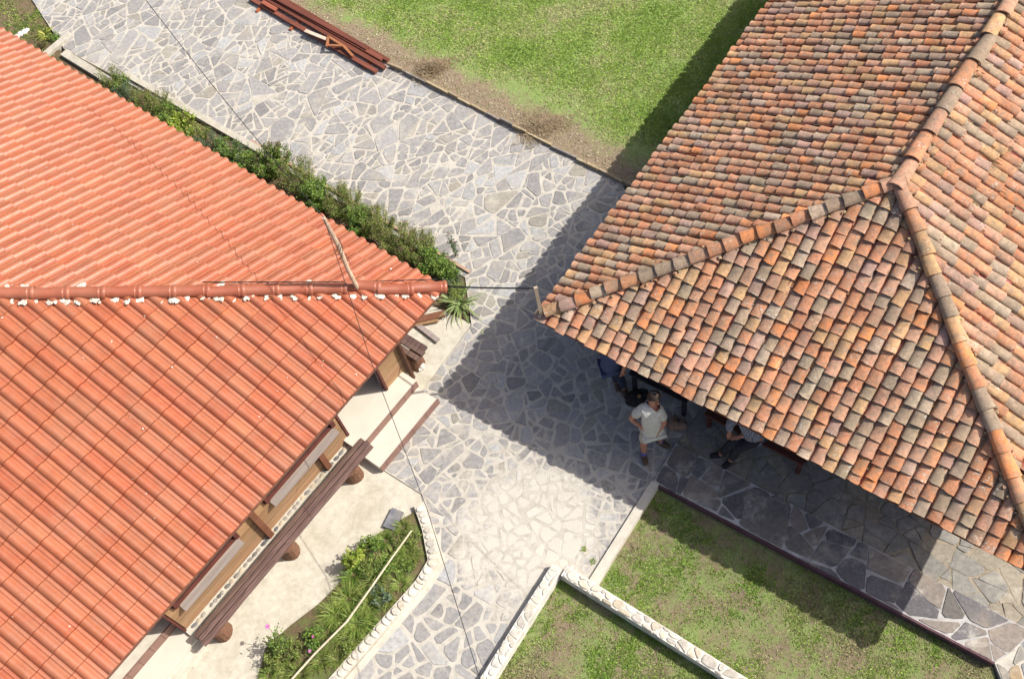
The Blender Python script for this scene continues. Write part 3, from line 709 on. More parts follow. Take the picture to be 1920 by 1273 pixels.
# sills, lintel frames, posts on the facade
def sill(s0, s1, z, name='window_sill'):
    m_ = MB(); m_.box((0, 0, 0), ha, hb, Z, (s1-s0)/2, .065, .018, (1, 1, 1)); wf = MB()
    fr = MB(); fr.box(P1((s0+s1)/2+.03, WB-.02, z+.13), ha, hb, Z, (s1-s0)/2+.05, .022, .03, (1, 1, 1))
    for e in (s0+.0, s1+.02): fr.box(P1(e, WB-.035, z+.45), ha, hb, Z, .035, .035, .33, (1, 1, 1))
    fo = fr.build('window_frame', DKRED, house1); gl = MB(); gl.box(P1((s0+s1)/2, WB+.002, z+.47), ha, hb, Z, (s1-s0)/2-.03, .02, .30); gl.build('shutter', DARK, fo)
    link(name, m_.mesh(name, WOODG), fo, P1((s0+s1)/2, WB-.065, z))
sill(2.45, 3.90, .80); sill(4.58, 5.80, .80)
for s_, top in ((4.22, 1.95), (2.88, .70)):
    m_ = MB(); m_.box((0, 0, 0), ha, hb, Z, .048, .045, (top-.18)/2, (1, 1, 1)); link('post', m_.mesh('post', WOODP), house1, P1(s_, WB-.045, .18+(top-.18)/2))
m_ = MB(); m_.box((0, 0, 0), ha, hb, Z, .018, .06, .89, (1, 1, 1)); link('wall_end_board', m_.mesh('wall_end_board', DKRED), house1, P1(6.03, WB+.04, 1.09))
m_ = MB(); m_.box((0, 0, 0), ha, hb, Z, .02, .06, .89, (1, 1, 1)); link('door_jamb', m_.mesh('door_jamb', DKRED), house1, P1(1.35, WB+.04, 1.09))
m_ = MB(); m_.box((0, 0, 0), ha, hb, Z, .02, .06, .89, (1, 1, 1)); link('door_jamb', m_.mesh('door_jamb', DKRED), house1, P1(2.31, WB+.04, 1.09))
m_ = MB(); m_.tube([P1(.86, WB-.06, .0), P1(.84, WB-.05, 1.95)], [.045, .04], 6); m_.build('corner_post', WOODP, house1)
# body of the house: inner walls well behind the eaves, so the place also holds from the side
mb = MB(); mb.box(P1(7.0, 5.6, .95), ha, hb, Z, 6.3, 4.2, .95); mb.build('inner_wall', plain('adobe', (.34, .22, .14), .9, .2, 6, .4), house1)
mb = MB(); mb.box(P1(.90, 3.05, 1.0), ha, hb, Z, .05, 2.5, 1.0); mb.build('side_wall', WHITE, house1)
# threshold and steps
st = empty('entrance_steps', P1(1.7, .2, 0)); tag(st, 'two cream tiled steps with brown risers leading to the house door', 'steps')
def tread(name, s0, s1, t0, t1, z, h, mat):
    m_ = MB(); m_.box((0, 0, 0), ha, hb, Z, (s1-s0)/2, (t1-t0)/2, h/2); return link(name, m_.mesh(name, mat), st, P1((s0+s1)/2, (t0+t1)/2, z-h/2))
tread('tread', .96, 2.42, .17, 1.6, .30, .34, CREAMTILE); tread('tread', 1.0, 2.42, -.245, .17, .15, .2, CREAMTILE)
for tt, zt_ in ((.155, .30), (-.26, .15)):
    s_ = .97
    while s_ < 2.40:
        l = min(.33, 2.42-s_); m_ = MB(); m_.box((0, 0, 0), ha, hb, Z, l/2-.003, .010, .076); link('riser_tile', m_.mesh('riser_tile', BROWNT), st, P1(s_+l/2, tt, zt_-.078)); s_ += l
# porch past the plank wall: brown tile band and pale ledge
mb = MB(); mb.box(P1(9.3, 1.9, .12), ha, hb, Z, 3.25, 1.22, .2); pf = mb.build('porch_platform', PALE, house1)
s_ = 6.06
while s_ < 9.5:
    m_ = MB(); m_.box((0, 0, 0), ha, hb, Z, .112, .012, .17); o = link('base_tile', m_.mesh('base_tile', BROWNT), pf, P1(s_+.115, .665, .15)); s_ += .23
mb = MB(); mb.box(P1(8.0, .46, .03), ha, hb, Z, 1.98, .19, .10); mb.build('ledge', CREAMTILE, house1)
mb = MB(); mb.box(P1(8.0, .20, -.01), ha, hb, Z, 2.0, .065, .07); mb.build('ledge_rim', PALE, house1)
mb = MB(); mb.box(P1(4.2, .33, .02), ha, hb, Z, 1.78, .065, .09); mb.build('foundation_ledge', CREAMTILE, house1)
# ------------------------------------------------------------------ benches
def long_bench(s0, s1, tc, zt, label):
    b_ = empty('bench', P1((s0+s1)/2, tc, 0)); tag(b_, label, 'bench')
    m_ = MB(); L = s1-s0; nseg = 14
    for k, (off, wd) in enumerate(((-.090, .074), (-.002, .072), (.086, .078))):
        vs = []; 
        for i in range(nseg+1):
            x = s0 + L*i/nseg + (random.uniform(-.03, .03) if i in (0, nseg) else 0); wob = random.uniform(-.006, .006)
            for q, z in ((-1, -.035), (-1, .022), (-.8, .03), (.8, .03), (1, .022), (1, -.035)):
                vs.append(P1(x, tc+off+q*wd/2*.97+wob, zt-.03+z*1.0+random.uniform(-.003, .003)))
        fs = [(i*6+j, i*6+j+1, (i+1)*6+j+1, (i+1)*6+j) for i in range(nseg) for j in range(5)] + [(5, 4, 3, 2, 1, 0), tuple(nseg*6+j for j in range(6))]
        mm = MB(); mm.add(vs, fs, wt(.7, 1.2)); mm.build('seat_plank', WOODD, b_)
    return b_
def stump(parent, s_, t_, r, h):
    m_ = MB(); n = 14; vs = []
    for z, q in ((0, 1.06), (h*.5, 1), (h-.01, .98), (h, .94)):
        for i in range(n): a = 2*math.pi*i/n; rr = r*q*(1+.05*math.sin(3*a+s_)); vs.append(Vector((math.cos(a)*rr, math.sin(a)*rr, z)))
    fs = [(j*n+i, j*n+(i+1) % n, (j+1)*n+(i+1) % n, (j+1)*n+i) for j in range(3) for i in range(n)] + [tuple(3*n+i for i in range(n))]
    m_.add(vs, fs); link('log_leg', m_.mesh('log_leg', BARK, False), parent, P1(s_, t_, -.02))
b1 = long_bench(2.24, 6.0, .120, .35, 'long dark weathered bench on log stumps beside the plank wall')
for s_ in (2.72, 4.22, 5.72): stump(b1, s_, .085, .145, .31)
b2_ = empty('bench', P1(.3, 1.2, 0)); tag(b2_, 'short dark three-plank bench on a log stump by the house corner', 'bench')
for (x, y) in ((798, 655), (794, 664), (785, 674)):
    e_ = G(x, y, .36); q_ = e_ + hb*3.0; m_ = MB(); m_.box((0, 0, 0), hb, ha, Z, 1.5, .047, .028, wt(.8, 1.2), jit=.004); link('seat_plank', m_.mesh('seat_plank', WOODD), b2_, (e_+q_)/2)
g_ = G(786, 684, 0)-E; stump(b2_, g_.dot(ha), g_.dot(hb)+.05, .13, .32)
# the short bench turns across the corner: lay its planks outwards
def loose(name, p, q, wdt, th, mat, label, cat, z=0.0, group=None, t=None):
    d = (q-p); l = d.length; d.normalize(); n = Z.cross(d).normalized(); up = d.cross(n); m_ = MB(); c = (p+q)/2
    m_.box((0, 0, 0), d, n, up, l/2, wdt/2, th/2, t or wt(.85, 1.15)); o = link(name, m_.mesh(name, mat), None, c); tag(o, label, cat, group); return o
loose('plank', G(770, 603, .05), G(833, 588, .05), .12, .035, WOODP, 'reddish board with a pale scuff sticking out from the roof corner', 'plank')
loose('plank', G(770, 610, .03), G(822, 600, .03), .07, .03, WOODW, 'narrow splintered board lying against the reddish one by the roof corner', 'plank')
loose('plank', G(765, 595, .02), G(822, 639, .02), .085, .03, WOODG, 'flat grey plank lying on the concrete between two benches and the corner', 'plank')
m_ = MB(); blob(m_, Vector((0, 0, 0)), .085, squash=.7); o = link('rock', m_.mesh('rock', WHITE), None, G(790, 686, .03)); tag(o, 'white rounded rock beside the log stump of the short bench', 'rock')
m_ = MB(); m_.box((0, 0, 0), Vector((.6, .8, 0)), Vector((-.8, .6, 0)), Z, .16, .10, .035, (.17, .17, .19)); o = link('slate_block', m_.mesh('slate_block', STONE), None, G(738, 974, 0)); tag(o, 'small grey slate block on the yard by the tip of the flower bed', 'stone')

# ------------------------------------------------------------------ walls with cobbled tops
def cobbled_wall(name, pts, wdt, z0, z1, label, step_=.115, r=.05, mortar=WHITE, cat='low wall', cols=None, flat=.018, row=False):
    root = empty(name, pts[0]); tag(root, label, cat); mb = MB()
    for i in range(len(pts)-1):
        p, q = Vector(pts[i]), Vector(pts[i+1]); d = (q-p); d.z = 0; l = d.length; d.normalize(); n = Vector((-d.y, d.x, 0)); c = (p+q)/2
        mb.box((c.x, c.y, (z0+z1)/2 - .001*i), d, n, Z, l/2+wdt*.25, wdt/2, (z1-z0)/2, jit=.002)
        x = step_*.4
        while x < l:
            rr = r*random.uniform(.75, 1.2); rows = 1 if wdt < .17 else 2
            for k in range(0):
                off = (0 if rows == 1 else (k-.5)*wdt*.46) + random.uniform(-.01, .01); c_ = p + d*(x + k*step_*.4) + n*off
                cobble(root, Vector((c_.x, c_.y, z1-.004)), rr, rr*random.uniform(.8, 1.1) if rows == 2 else wdt*.44, flat, math.atan2(d.y, d.x)+random.gauss(0, .25), tt=random.choice(cols) if cols else None)
            x += step_*random.uniform(.85, 1.2)
    mb.build('mortar_body', mortar, root); body = root
    for i in range(len(pts)-1):
        p, q = Vector(pts[i]), Vector(pts[i+1]); d = (q-p); d.z = 0; l = d.length; d.normalize(); n = Vector((-d.y, d.x, 0)); hwd = wdt/2-.004
        if row:
            x = 0.0; polys = []
            while x < l-.03:
                w_ = min(step_*random.uniform(.75, 1.25), l-x); polys.append([tuple((p+d*(x+a)+n*b)[:2]) for a, b in ((0, -hwd+random.uniform(0, .02)), (w_, -hwd+random.uniform(0, .02)), (w_, hwd), (0, hwd))]); x += w_
        else:
            polys = cells([tuple((p+d*a+n*b)[:2]) for a, b in ((-.02, -hwd), (l+.02, -hwd), (l+.02, hwd), (-.02, hwd))], .16, .017, None, 1, .4, .8)
        for q_ in polys:
            q2 = inset(q_, .006)
            if len(q2) < 3 or area(q2) < .0012: continue
            for _ in range(1): q2 = [((q2[i_-1][0]*.3+q2[i_][0]*.7), (q2[i_-1][1]*.3+q2[i_][1]*.7)) if k_ == 0 else ((q2[i_][0]*.7+q2[(i_+1) % len(q2)][0]*.3), (q2[i_][1]*.7+q2[(i_+1) % len(q2)][1]*.3)) for i_ in range(len(q2)) for k_ in (0, 1)]
            q2 = poly_ccw(q2); c0 = centroid(q2); n_v = len(q2); hh = flat*random.uniform(.5, 1.1); m_ = MB()
            vs = [(x_-c0[0], y_-c0[1], -.02) for x_, y_ in q2] + [(x_-c0[0], y_-c0[1], hh*.45) for x_, y_ in q2] + [((x_-c0[0])*.8, (y_-c0[1])*.8, hh) for x_, y_ in q2]
            fs = [tuple(range(2*n_v, 3*n_v))] + [(a, (a+1) % n_v, n_v+(a+1) % n_v, n_v+a) for a in range(n_v)] + [(n_v+a, n_v+(a+1) % n_v, 2*n_v+(a+1) % n_v, 2*n_v+a) for a in range(n_v)]
            kk = random.uniform(.85, 1.12); m_.add(vs, fs, tuple(x_*kk for x_ in random.choice(cols or COBT))); me = m_.mesh('cobblestone', CB); link('cobblestone', me, root, Vector((c0[0], c0[1], z1)))
    return root
CREAMC = [(.58, .53, .45), (.53, .48, .40), (.62, .58, .51), (.48, .44, .38), (.58, .50, .39)]
cobbled_wall('low_wall', [G(1042, 1066, .12), G(895, 1300, .12)], .17, -.2, .12, 'low wall topped with cobbles beside the garden path, its left side in shade', .10, .043, cols=CREAMC*2+[(.52, .42, .26), (.40, .37, .34)])
cobbled_wall('low_wall', [G(1062, 1072, .12), G(1400, 1284, .12)], .17, -.2, .12, 'low cobble-topped wall running between the two patchy small lawns', .10, .045, cols=CREAMC*2+[(.50, .42, .30), (.36, .34, .32), (.44, .38, .28)])
cobbled_wall('flower_bed_edging', [G(786, 948, .06), G(800, 988, .06), G(812, 1050, .06), G(786, 1094, .06), G(632, 1268, .06), G(570, 1338, .06)], .155, -.2, .06, 'curved edging of rounded cream stones round the lower flower bed', .118, .056, cols=CREAMC, cat='edging', flat=.03, mortar=PALE, row=True)
# strip of mortar screed outside the edging
mb = MB(); sc_ = [G(806, 985), G(830, 1056), G(800, 1104), G(640, 1290), G(560, 1360)]
for i in range(4): bar(mb, sc_[i], sc_[i+1], .10, -.1, .004+.001*i)
tag(mb.build('screed_strip', PALE), kind='structure')
# upper flower bed walls
bw = empty('flower_bed_wall', G(180, 130)); tag(bw, 'pale concrete wall along the upper flower bed, cut in two by an overgrown gap', 'low wall')
mb = MB(); bar(mb, G(118, 98, .06), G(203, 150, .06), .16, -.35, .06); mb.build('wall_section', GREYC, bw)
mb = MB(); bar(mb, G(232, 136, .06), G(492, 284, .06), .13, -.35, .06); mb.build('wall_section', GREYC, bw)
mb = MB(); bar(mb, G(132, 62, .04), G(60, 122, .04), .17, -.35, .045); o = mb.build('cross_wall', GREYC); tag(o, 'short concrete cross wall between dirt patch and flower bed, upper left', 'low wall')
mb = MB(); bar(mb, G(470, 262, .07), G(880, 508, .07), .05, -.35, .05); o = mb.build('bed_kerb', plain('reddish_kerb', (.40, .27, .19), .9)); tag(o, 'thin reddish kerb between the bushy flower bed and the stone path', 'kerb')
bedp = [G(100, 92), G(250, 172), G(480, 290), G(868, 516), G(884, 606), P1(-.25, 1.2), P1(-.25, .35), P1(-.3, 11), P1(.5, 12.5)]
mb = MB(); mb.slab(poly_ccw([(p.x, p.y) for p in [G(60, 70), G(250, 165), G(480, 286), G(872, 522), G(880, 600), P1(.5, .8), P1(.6, 13)]]), -.4, -.022-.003); tag(mb.build('upper_flower_bed', m_soil('bed_soil', .40, (.15, .105, .065), (.06, .08, .025))), kind='structure')
mb = MB(); bar(mb, G(75, 120, -.04), G(270, 215, -.04), .55, -.3, -.04); tag(mb.build('drain_channel', GREYC), kind='structure')
lowbed = [(776, 960), (700, 1006), (655, 1040), (640, 1090), (600, 1130), (545, 1172), (498, 1215), (478, 1300), (600, 1300), (640, 1258), (786, 1088), (808, 1050), (796, 988)]
mb = MB(); mb.slab(poly_ccw([(p.x, p.y) for p in [G(*q) for q in lowbed]]), -.2, .008); tag(mb.build('lower_flower_bed', m_soil('bed_soil_light', .47, (.16, .115, .07), (.09, .12, .035))), kind='structure')
# stone edging of the lawn
eg = empty('lawn_edging', G(960, 240)); tag(eg, 'broken row of thin stone slabs set on edge between path and lawn', 'edging')
d = (pr1-pr0).normalized(); n_ = Vector((-d.y, d.x, 0)); x = (G(735, 124)-pr0).dot(d); tot = (pr1-pr0).length
while x < tot:
    l = random.uniform(.22, .62); l = min(l, tot-x+.05); m_ = MB(); hh = random.uniform(.045, .075)
    dd_ = (d + n_*random.gauss(0, .03)).normalized(); nn = Vector((-dd_.y, dd_.x, 0))
    m_.box((0, 0, 0), dd_, nn, Z, l/2-.012, .018, hh, random.choice([(.26, .19, .12), (.34, .27, .17), (.22, .19, .17), (.38, .30, .18)]), jit=.006)
    c = pr0 + d*(x+l/2) + n_*random.uniform(-.01, .015); link('edging_slab', m_.mesh('edging_slab', STONE), eg, Vector((c.x, c.y, hh*.55))); x += l
# ------------------------------------------------------------------ stacked timbers
tb = [((470, -2), (706, 135), .10, .05, .06), ((478, -14), (722, 128), .10, .05, .075), ((500, -10), (640, 66), .11, .05, .10), ((505, -6), (716, 112), .09, .05, .10), ((520, -8), (728, 114), .08, .05, .06), ((496, -14), (690, 92), .10, .05, .13), ((500, 4), (520, 18), .10, .05, .17)]
TL = ['front red-brown timber of the stack, lying on the paving', 'second red-brown timber, running furthest towards the lawn edging', 'broad upper timber in the middle of the stack', 'timber with a pale sawn end beside the lawn edging', 'rearmost thin timber of the stack against the grass', 'top timber lying along the rear of the stack', '']
for (p, q, wdt, th, z), lab in list(zip(tb, TL))[:6]:
    loose('timber', G(*p, z), G(*q, z), wdt*.95, th, WOODR, lab, 'timber', group='red-brown timbers stacked along the lawn', t=wt(.75, 1.4))
loose('timber', G(492, 4, .125), G(518, 19, .125), .09, .03, WOODR, 'short red-brown offcut at the upper end of the timber stack', 'timber', group='red-brown timbers stacked along the lawn', t=(1.8, 1.7, 1.6))
loose('board', G(572, 58, .14), G(612, 74, .14), .075, .02, m_wood('pale_board', (.45, .34, .24), (.66, .56, .45), dpr, .8), 'short pale board lying on top of the red-brown timbers', 'board', t=(1, 1, 1))
fr = empty('triangular_frame', G(628, 80, .2)); tag(fr, 'small triangular orange-brown bracket lying on the timber stack', 'bracket')
OR = m_wood('orange_wood', (.26, .10, .045), (.42, .18, .08), dpr, .6)
for p, q in (((616, 70), (613, 87)), ((613, 86), (643, 87)), ((616, 70), (642, 86))):
    P_, Q_ = G(*p, .155), G(*q, .155); dd_ = (Q_-P_).normalized(); m_ = MB(); m_.box((0, 0, 0), dd_, Z.cross(dd_), Z, (Q_-P_).length/2+.02, .022, .02, (1, 1, 1)); link('frame_piece', m_.mesh('frame_piece', OR), fr, (P_+Q_)/2)
loose('wood_offcut', G(644, 87, .15), G(662, 106, .13), .05, .04, OR, 'short orange-brown offcut lying next to the triangular bracket', 'offcut', t=(1, 1, 1))
for (x, y), lab in (((482, 22), 'small red wooden block poking out under the upper end of the timbers'), ((545, 56), 'small red wooden block under the middle of the timber stack'), ((683, 128), 'tiny wooden block at the lower end of the timber stack')):
    dd_ = Vector((-perp[0], -perp[1], 0)); a_ = G(x, y, .02); loose('wood_block', a_ - dd_*(-.02), a_ + dd_*-.28, .06, .045, OR, lab, 'wood block', t=(1, .7, .6))
# dry grass heaps
HAY = m_leaf('hay', .15)
def heap(x, y, r, h, n, label):
    c = G(x, y, .03); th = RNG.uniform(0, 2*np.pi, n); q = np.abs(RNG.normal(0, .55, n))*r*(1+.35*np.sin(th*3+x)); P = np.c_[c.x+np.cos(th)*q*1.3, c.y+np.sin(th)*q*.8, .032 + h*np.exp(-(q/r*1.3)**2)*RNG.uniform(.3, 1, n)]
    a = RNG.uniform(0, 2*np.pi, n); l = RNG.uniform(.03, .09, n); D = np.c_[np.cos(a), np.sin(a), RNG.normal(0, .35, n)]*l[:, None]; Sd = np.c_[-np.sin(a), np.cos(a), np.zeros(n)]*.0035
    V = np.stack([P-D-Sd, P-D+Sd, P+D+Sd*.4+[0, 0, .004], P+D-Sd*.4+[0, 0, .004]], 1).reshape(-1, 3)
    cl = np.array([(.36, .27, .16), (.28, .20, .12), (.45, .36, .22), (.20, .13, .08)])[RNG.integers(0, 4, n)]*RNG.uniform(.8, 1.2, (n, 1))
    V -= np.array([c.x, c.y, .03]); o = link('dry_grass_heap', np_mesh('dry_grass_heap', V, 4, cl, HAY), None, (c.x, c.y, .03)); tag(o, label, 'grass heap')
heap(812, 128, .30, .12, 2600, 'brown heap of dry grass behind the lawn edging near the timbers'); heap(1020, 236, .42, .07, 2600, 'flat pale heap of cut straw on the lawn edge near the clay roof')

# ------------------------------------------------------------------ plants
def leaf_quads(P, D, L, Wd, cols, droop=.3):
    n = len(P); up = np.array([0, 0, 1.]); side = np.cross(D, up); ln = np.linalg.norm(side, axis=1, keepdims=True); side = side/np.maximum(ln, 1e-3)
    roll = RNG.normal(0, .5, (n, 1)); side = side*np.cos(roll)+up*np.sin(roll)
    mid = P + D*L[:, None]*.5; tip = P + D*L[:, None] - up*(L*droop)[:, None]
    V = np.stack([P, mid - side*Wd[:, None], tip, mid + side*Wd[:, None]], 1).reshape(-1, 3); return V, cols
def plant(name, px, py, zc, r, h, nst, nleaf, L, Wd, pal, label, cat='shrub', group=None, tips=None, flowers=None, stemcol=None, flat=.8, seed=0, bushy=1.0, frac0=.15):
    g = G(px, py, zc); base = Vector((g.x, g.y, 0)); root = empty(name, base); tag(root, label, cat, group)
    mb = MB(); paths = []
    for k in range(nst):
        a = random.uniform(0, 2*math.pi); rr = r*math.sqrt(random.random()); hh = h*random.uniform(.65, 1.12)*(1-.35*(rr/r)**2)
        p0 = Vector((math.cos(a)*rr*.35, math.sin(a)*rr*.35, -.06)); p3 = Vector((math.cos(a)*rr, math.sin(a)*rr, hh)); m1 = p0.lerp(p3, .4) + Vector((0, 0, hh*.15)); m2_ = p0.lerp(p3, .75) + Vector((0, 0, hh*.10))
        mb.tube([p0, m1, m2_, p3], [.006, .005, .004, .002], 4, cap=False); paths.append((p0, m1, m2_, p3))
    if nst: link('stem', mb.mesh('stem', plain_stem), root, base)
    k = RNG.integers(0, nst, nleaf); t = frac0 + (1-frac0)*RNG.random(nleaf)**.8; A = np.array([[list(q) for q in p] for p in paths])[k]
    seg = np.minimum((t*3).astype(int), 2); u = t*3-seg; i = np.arange(nleaf); P = A[i, seg]*(1-u)[:, None] + A[i, seg+1]*u[:, None]
    P = P + RNG.normal(0, .022*bushy, (nleaf, 3)); D = RNG.normal(0, 1, (nleaf, 3)); D[:, 2] = np.abs(D[:, 2])*.5+.1; D /= np.linalg.norm(D, axis=1, keepdims=True)
    cl = np.array(pal)[RNG.integers(0, len(pal), nleaf)]*RNG.uniform(.7, 1.35, (nleaf, 1))
    if tips is not None:
        m = (t > .90) & (RNG.random(nleaf) < .75); cl[m] = np.array(tips)*RNG.uniform(.7, 1.4, (m.sum(), 1))
    V, cl = leaf_quads(P, D, L*RNG.uniform(.6, 1.4, nleaf), Wd*RNG.uniform(.6, 1.3, nleaf), cl)
    link('foliage', np_mesh('foliage', V, 4, cl, LEAF), root, base)
    for (fx, fy, fz, fr, fc) in (flowers or []):
        f = G(fx, fy, fz); m_ = MB()
        for ring, (q, nn, zz) in enumerate(((fr, 7, 0), (fr*.6, 5, fr*.35))):
            for j in range(nn):
                a = 2*math.pi*j/nn + ring*.4; c_, s_ = math.cos(a), math.sin(a); w_ = q*.5
                m_.add([(0, 0, zz), (c_*q*.6-s_*w_, s_*q*.6+c_*w_, zz+q*.35), (c_*q, s_*q, zz+q*.25), (c_*q*.6+s_*w_, s_*q*.6-c_*w_, zz+q*.35)], [(0, 1, 2, 3)], tuple(x*random.uniform(.85, 1.15) for x in fc))
        link('flower', m_.mesh('flower', LEAF), root, f)
        m_ = MB(); m_.tube([Vector((f.x, f.y, f.z)), Vector(((f.x+base.x)/2, (f.y+base.y)/2, f.z*.6)), Vector((base.x, base.y, .05))], .004, 4); m_.build('flower_stem', plain_stem, root)
    return root
plain_stem = plain('green_brown_stem', (.12, .12, .05), .7, .3, 30, .2)
OLIVE = [(.13, .20, .04), (.19, .27, .05), (.25, .32, .07), (.31, .33, .09), (.20, .22, .07)]
DEEP = [(.07, .13, .025), (.12, .21, .035), (.19, .30, .05), (.28, .37, .08)]
LIME = [(.24, .33, .04), (.33, .40, .06), (.18, .28, .035), (.42, .44, .10)]
BLUE = [(.12, .17, .11), (.17, .22, .15), (.09, .14, .08), (.14, .20, .07)]
TIPC = (.17, .11, .075)
gname = 'bushes in the upper flower bed'
def at_lbl(t): return t
UB = [(205, 146, .22, .26, .34, 14, 700, OLIVE, TIPC, 'sparse dark-tipped herb at the end of the first wall section'),
 (238, 176, .22, .24, .34, 16, 900, BLUE, None, 'grey-green herb beside the sparse dark-tipped one, at the wall gap'),
 (283, 196, .30, .34, .42, 26, 1700, OLIVE, TIPC, 'round olive bush at the upper end of the long wall section'),
 (342, 234, .25, .25, .34, 16, 900, LIME, None, 'bright yellow-green broad-leaved plant between wall and roof edge'),
 (392, 268, .18, .24, .26, 16, 800, BLUE, None, 'low silvery plant just right of the yellow-green one'),
 (436, 292, .16, .30, .26, 20, 1000, BLUE, None, 'low spreading silvery plant before the tall bushes start'),
 (466, 314, .22, .28, .34, 20, 1200, DEEP, None, 'dark green low bush hugging the orange roof edge'),
 (508, 306, .36, .38, .58, 34, 2600, DEEP, TIPC, 'first tall bush where the wire meets the long wall'),
 (556, 336, .38, .38, .62, 34, 2600, OLIVE, TIPC, 'second tall bush, olive with brown seed heads'),
 (592, 372, .34, .34, .55, 30, 2400, DEEP, None, 'dark leafy bush beside the top of the wire pole'),
 (640, 382, .38, .36, .60, 34, 2400, OLIVE, TIPC, 'tall bush with feathery brown seed heads beyond the pole'),
 (668, 418, .34, .34, .52, 30, 2300, DEEP, None, 'glossy dark green bush right behind the roof edge'),
 (704, 424, .36, .36, .60, 32, 2400, OLIVE, TIPC, 'feathery olive bush in the middle of the lower half of the bed'),
 (742, 456, .36, .36, .58, 32, 2400, OLIVE, TIPC, 'wide olive bush leaning over the reddish kerb'),
 (780, 470, .36, .34, .60, 30, 2300, OLIVE, TIPC, 'second last tall bush with dark wispy tips'),
 (806, 500, .30, .30, .46, 28, 2000, DEEP, None, 'last dark bush at the bed corner near the orange ridge end'),
 (838, 512, .20, .20, .28, 16, 700, DEEP, None, 'small leafy plant at the rounded end of the bed')]
UB += [(222, 158, .24, .22, .32, 14, 800, DEEP, TIPC, 'small dark green herb between the two wall sections'), (262, 186, .26, .24, .34, 16, 900, OLIVE, TIPC, 'feathery olive herb along the top of the long wall section'),
 (312, 214, .26, .24, .34, 16, 900, DEEP, None, 'small green bush just before the yellow-green plant'), (368, 252, .22, .22, .30, 14, 800, OLIVE, None, 'loose olive plant just after the yellow-green plant'), (420, 282, .22, .22, .30, 14, 800, DEEP, None, 'small leafy plant among the silvery ones')]
UB += [(852, 548, .12, .17, .20, 14, 600, OLIVE, None, 'low olive plant filling the bed tip behind the silvery tuft')]
for k, (x, y, zc, r, h, ns, nl, pal, tp, lab) in enumerate(UB):
    big = pal in (LIME,)
    if 7 <= k < 17: x, y, r, h, ns, nl = x+3, y-6, r*1.06, h*1.15, int(ns*1.3), int(nl*1.7)
    else: r, h, ns, nl = r*1.35, h*1.3, int(ns*1.3), int(nl*1.8)
    plant('bush', x, y, zc, r, h, ns, nl, .05 if big else (.042 if pal is DEEP else .034), .018 if big else (.010 if pal is DEEP else .0065), pal, lab, 'bush', gname, tips=tp, bushy=1.2, frac0=.12)
plant('weed', 846, 450, .5, .10, .72, 5, 170, .035, .012, BLUE+[(.10, .14, .07)], 'tall thin weed sprig standing above the end of the bed', 'weed', tips=TIPC)
# plants of long blades
def blades(name, px, py, zc, r, n, L, Wd, pal, label, cat='plant', group=None, lift=.8, seg=4):
    g = G(px, py, zc); base = Vector((g.x, g.y, 0)); th = RNG.uniform(0, 2*np.pi, n); q = np.sqrt(RNG.random(n))*r
    B = np.c_[np.cos(th)*q*.4, np.sin(th)*q*.4, np.zeros(n)-.01]; a = th + RNG.normal(0, .5, n); l = L*RNG.uniform(.55, 1.25, n); el = np.clip(RNG.normal(lift, .25, n), .15, 1.45)
    dx, dy = np.cos(a), np.sin(a); sd_ = np.c_[-dy, dx, np.zeros(n)]; P = B.copy(); quads = []; tt = []
    cl = np.array(pal)[RNG.integers(0, len(pal), n)]*RNG.uniform(.75, 1.25, (n, 1)); w0 = Wd
    for s_ in range(seg):
        e = el - s_*RNG.uniform(.2, .45, n); st_ = (l/seg)[:, None]*np.c_[dx*np.cos(e), dy*np.cos(e), np.sin(e)]; Q = P + st_; w1 = Wd*(1-((s_+1)/seg)**2) + .0006
        quads.append(np.stack([P-sd_*w0, P+sd_*w0, Q+sd_*w1, Q-sd_*w1], 1).reshape(-1, 3)); tt.append(cl*(.85+.1*s_)); P = Q; w0 = w1
    o = link(name, np_mesh(name, np.concatenate(quads), 4, np.concatenate(tt), LEAF), None, base); tag(o, label, cat, group); return o
GB = [(.22, .32, .06), (.30, .39, .08), (.17, .26, .05), (.38, .41, .12)]
blades('spiky_plant', 862, 566, .08, .09, 46, .44, .017, [(.20, .30, .10), (.28, .36, .13), (.34, .40, .17)], 'spiky plant with long arching blades at the tip of the orange ridge', lift=.75)
blades('grass_tuft', 848, 524, .10, .12, 260, .22, .0025, BLUE+[(.28, .32, .20)], 'fine silvery grass tuft between bed end and spiky plant', 'grass tuft', lift=1.0)
blades('leafy_plant', 82, 62, .05, .10, 26, .26, .022, [(.33, .38, .05), (.24, .30, .05), (.40, .40, .10)], 'yellow-green plant with strap leaves on the dirt patch, upper left', lift=.6)
plant('weed', 100, 70, .05, .14, .12, 8, 220, .04, .014, DEEP, 'dark low weed between the strap-leaved plant and the path corner', 'weed')
plant('weed', 78, 84, .04, .14, .08, 8, 160, .04, .010, [(.20, .14, .08), (.12, .12, .04)], 'withered brown weed beside the short concrete cross wall', 'weed')
m_ = MB()
for sx, sy, r in ((-.10, -.06, .08), (-.02, 0, .085), (.07, .03, .08), (.13, .07, .06)): blob(m_, Vector((sx, sy, 0)), r, squash=.6, jit=.12, seg=9)
o = link('white_stone', m_.mesh('white_stone', WHITE, True), None, G(40, 64, 0)); tag(o, 'long white painted stone lying on the dirt at the upper left', 'stone')
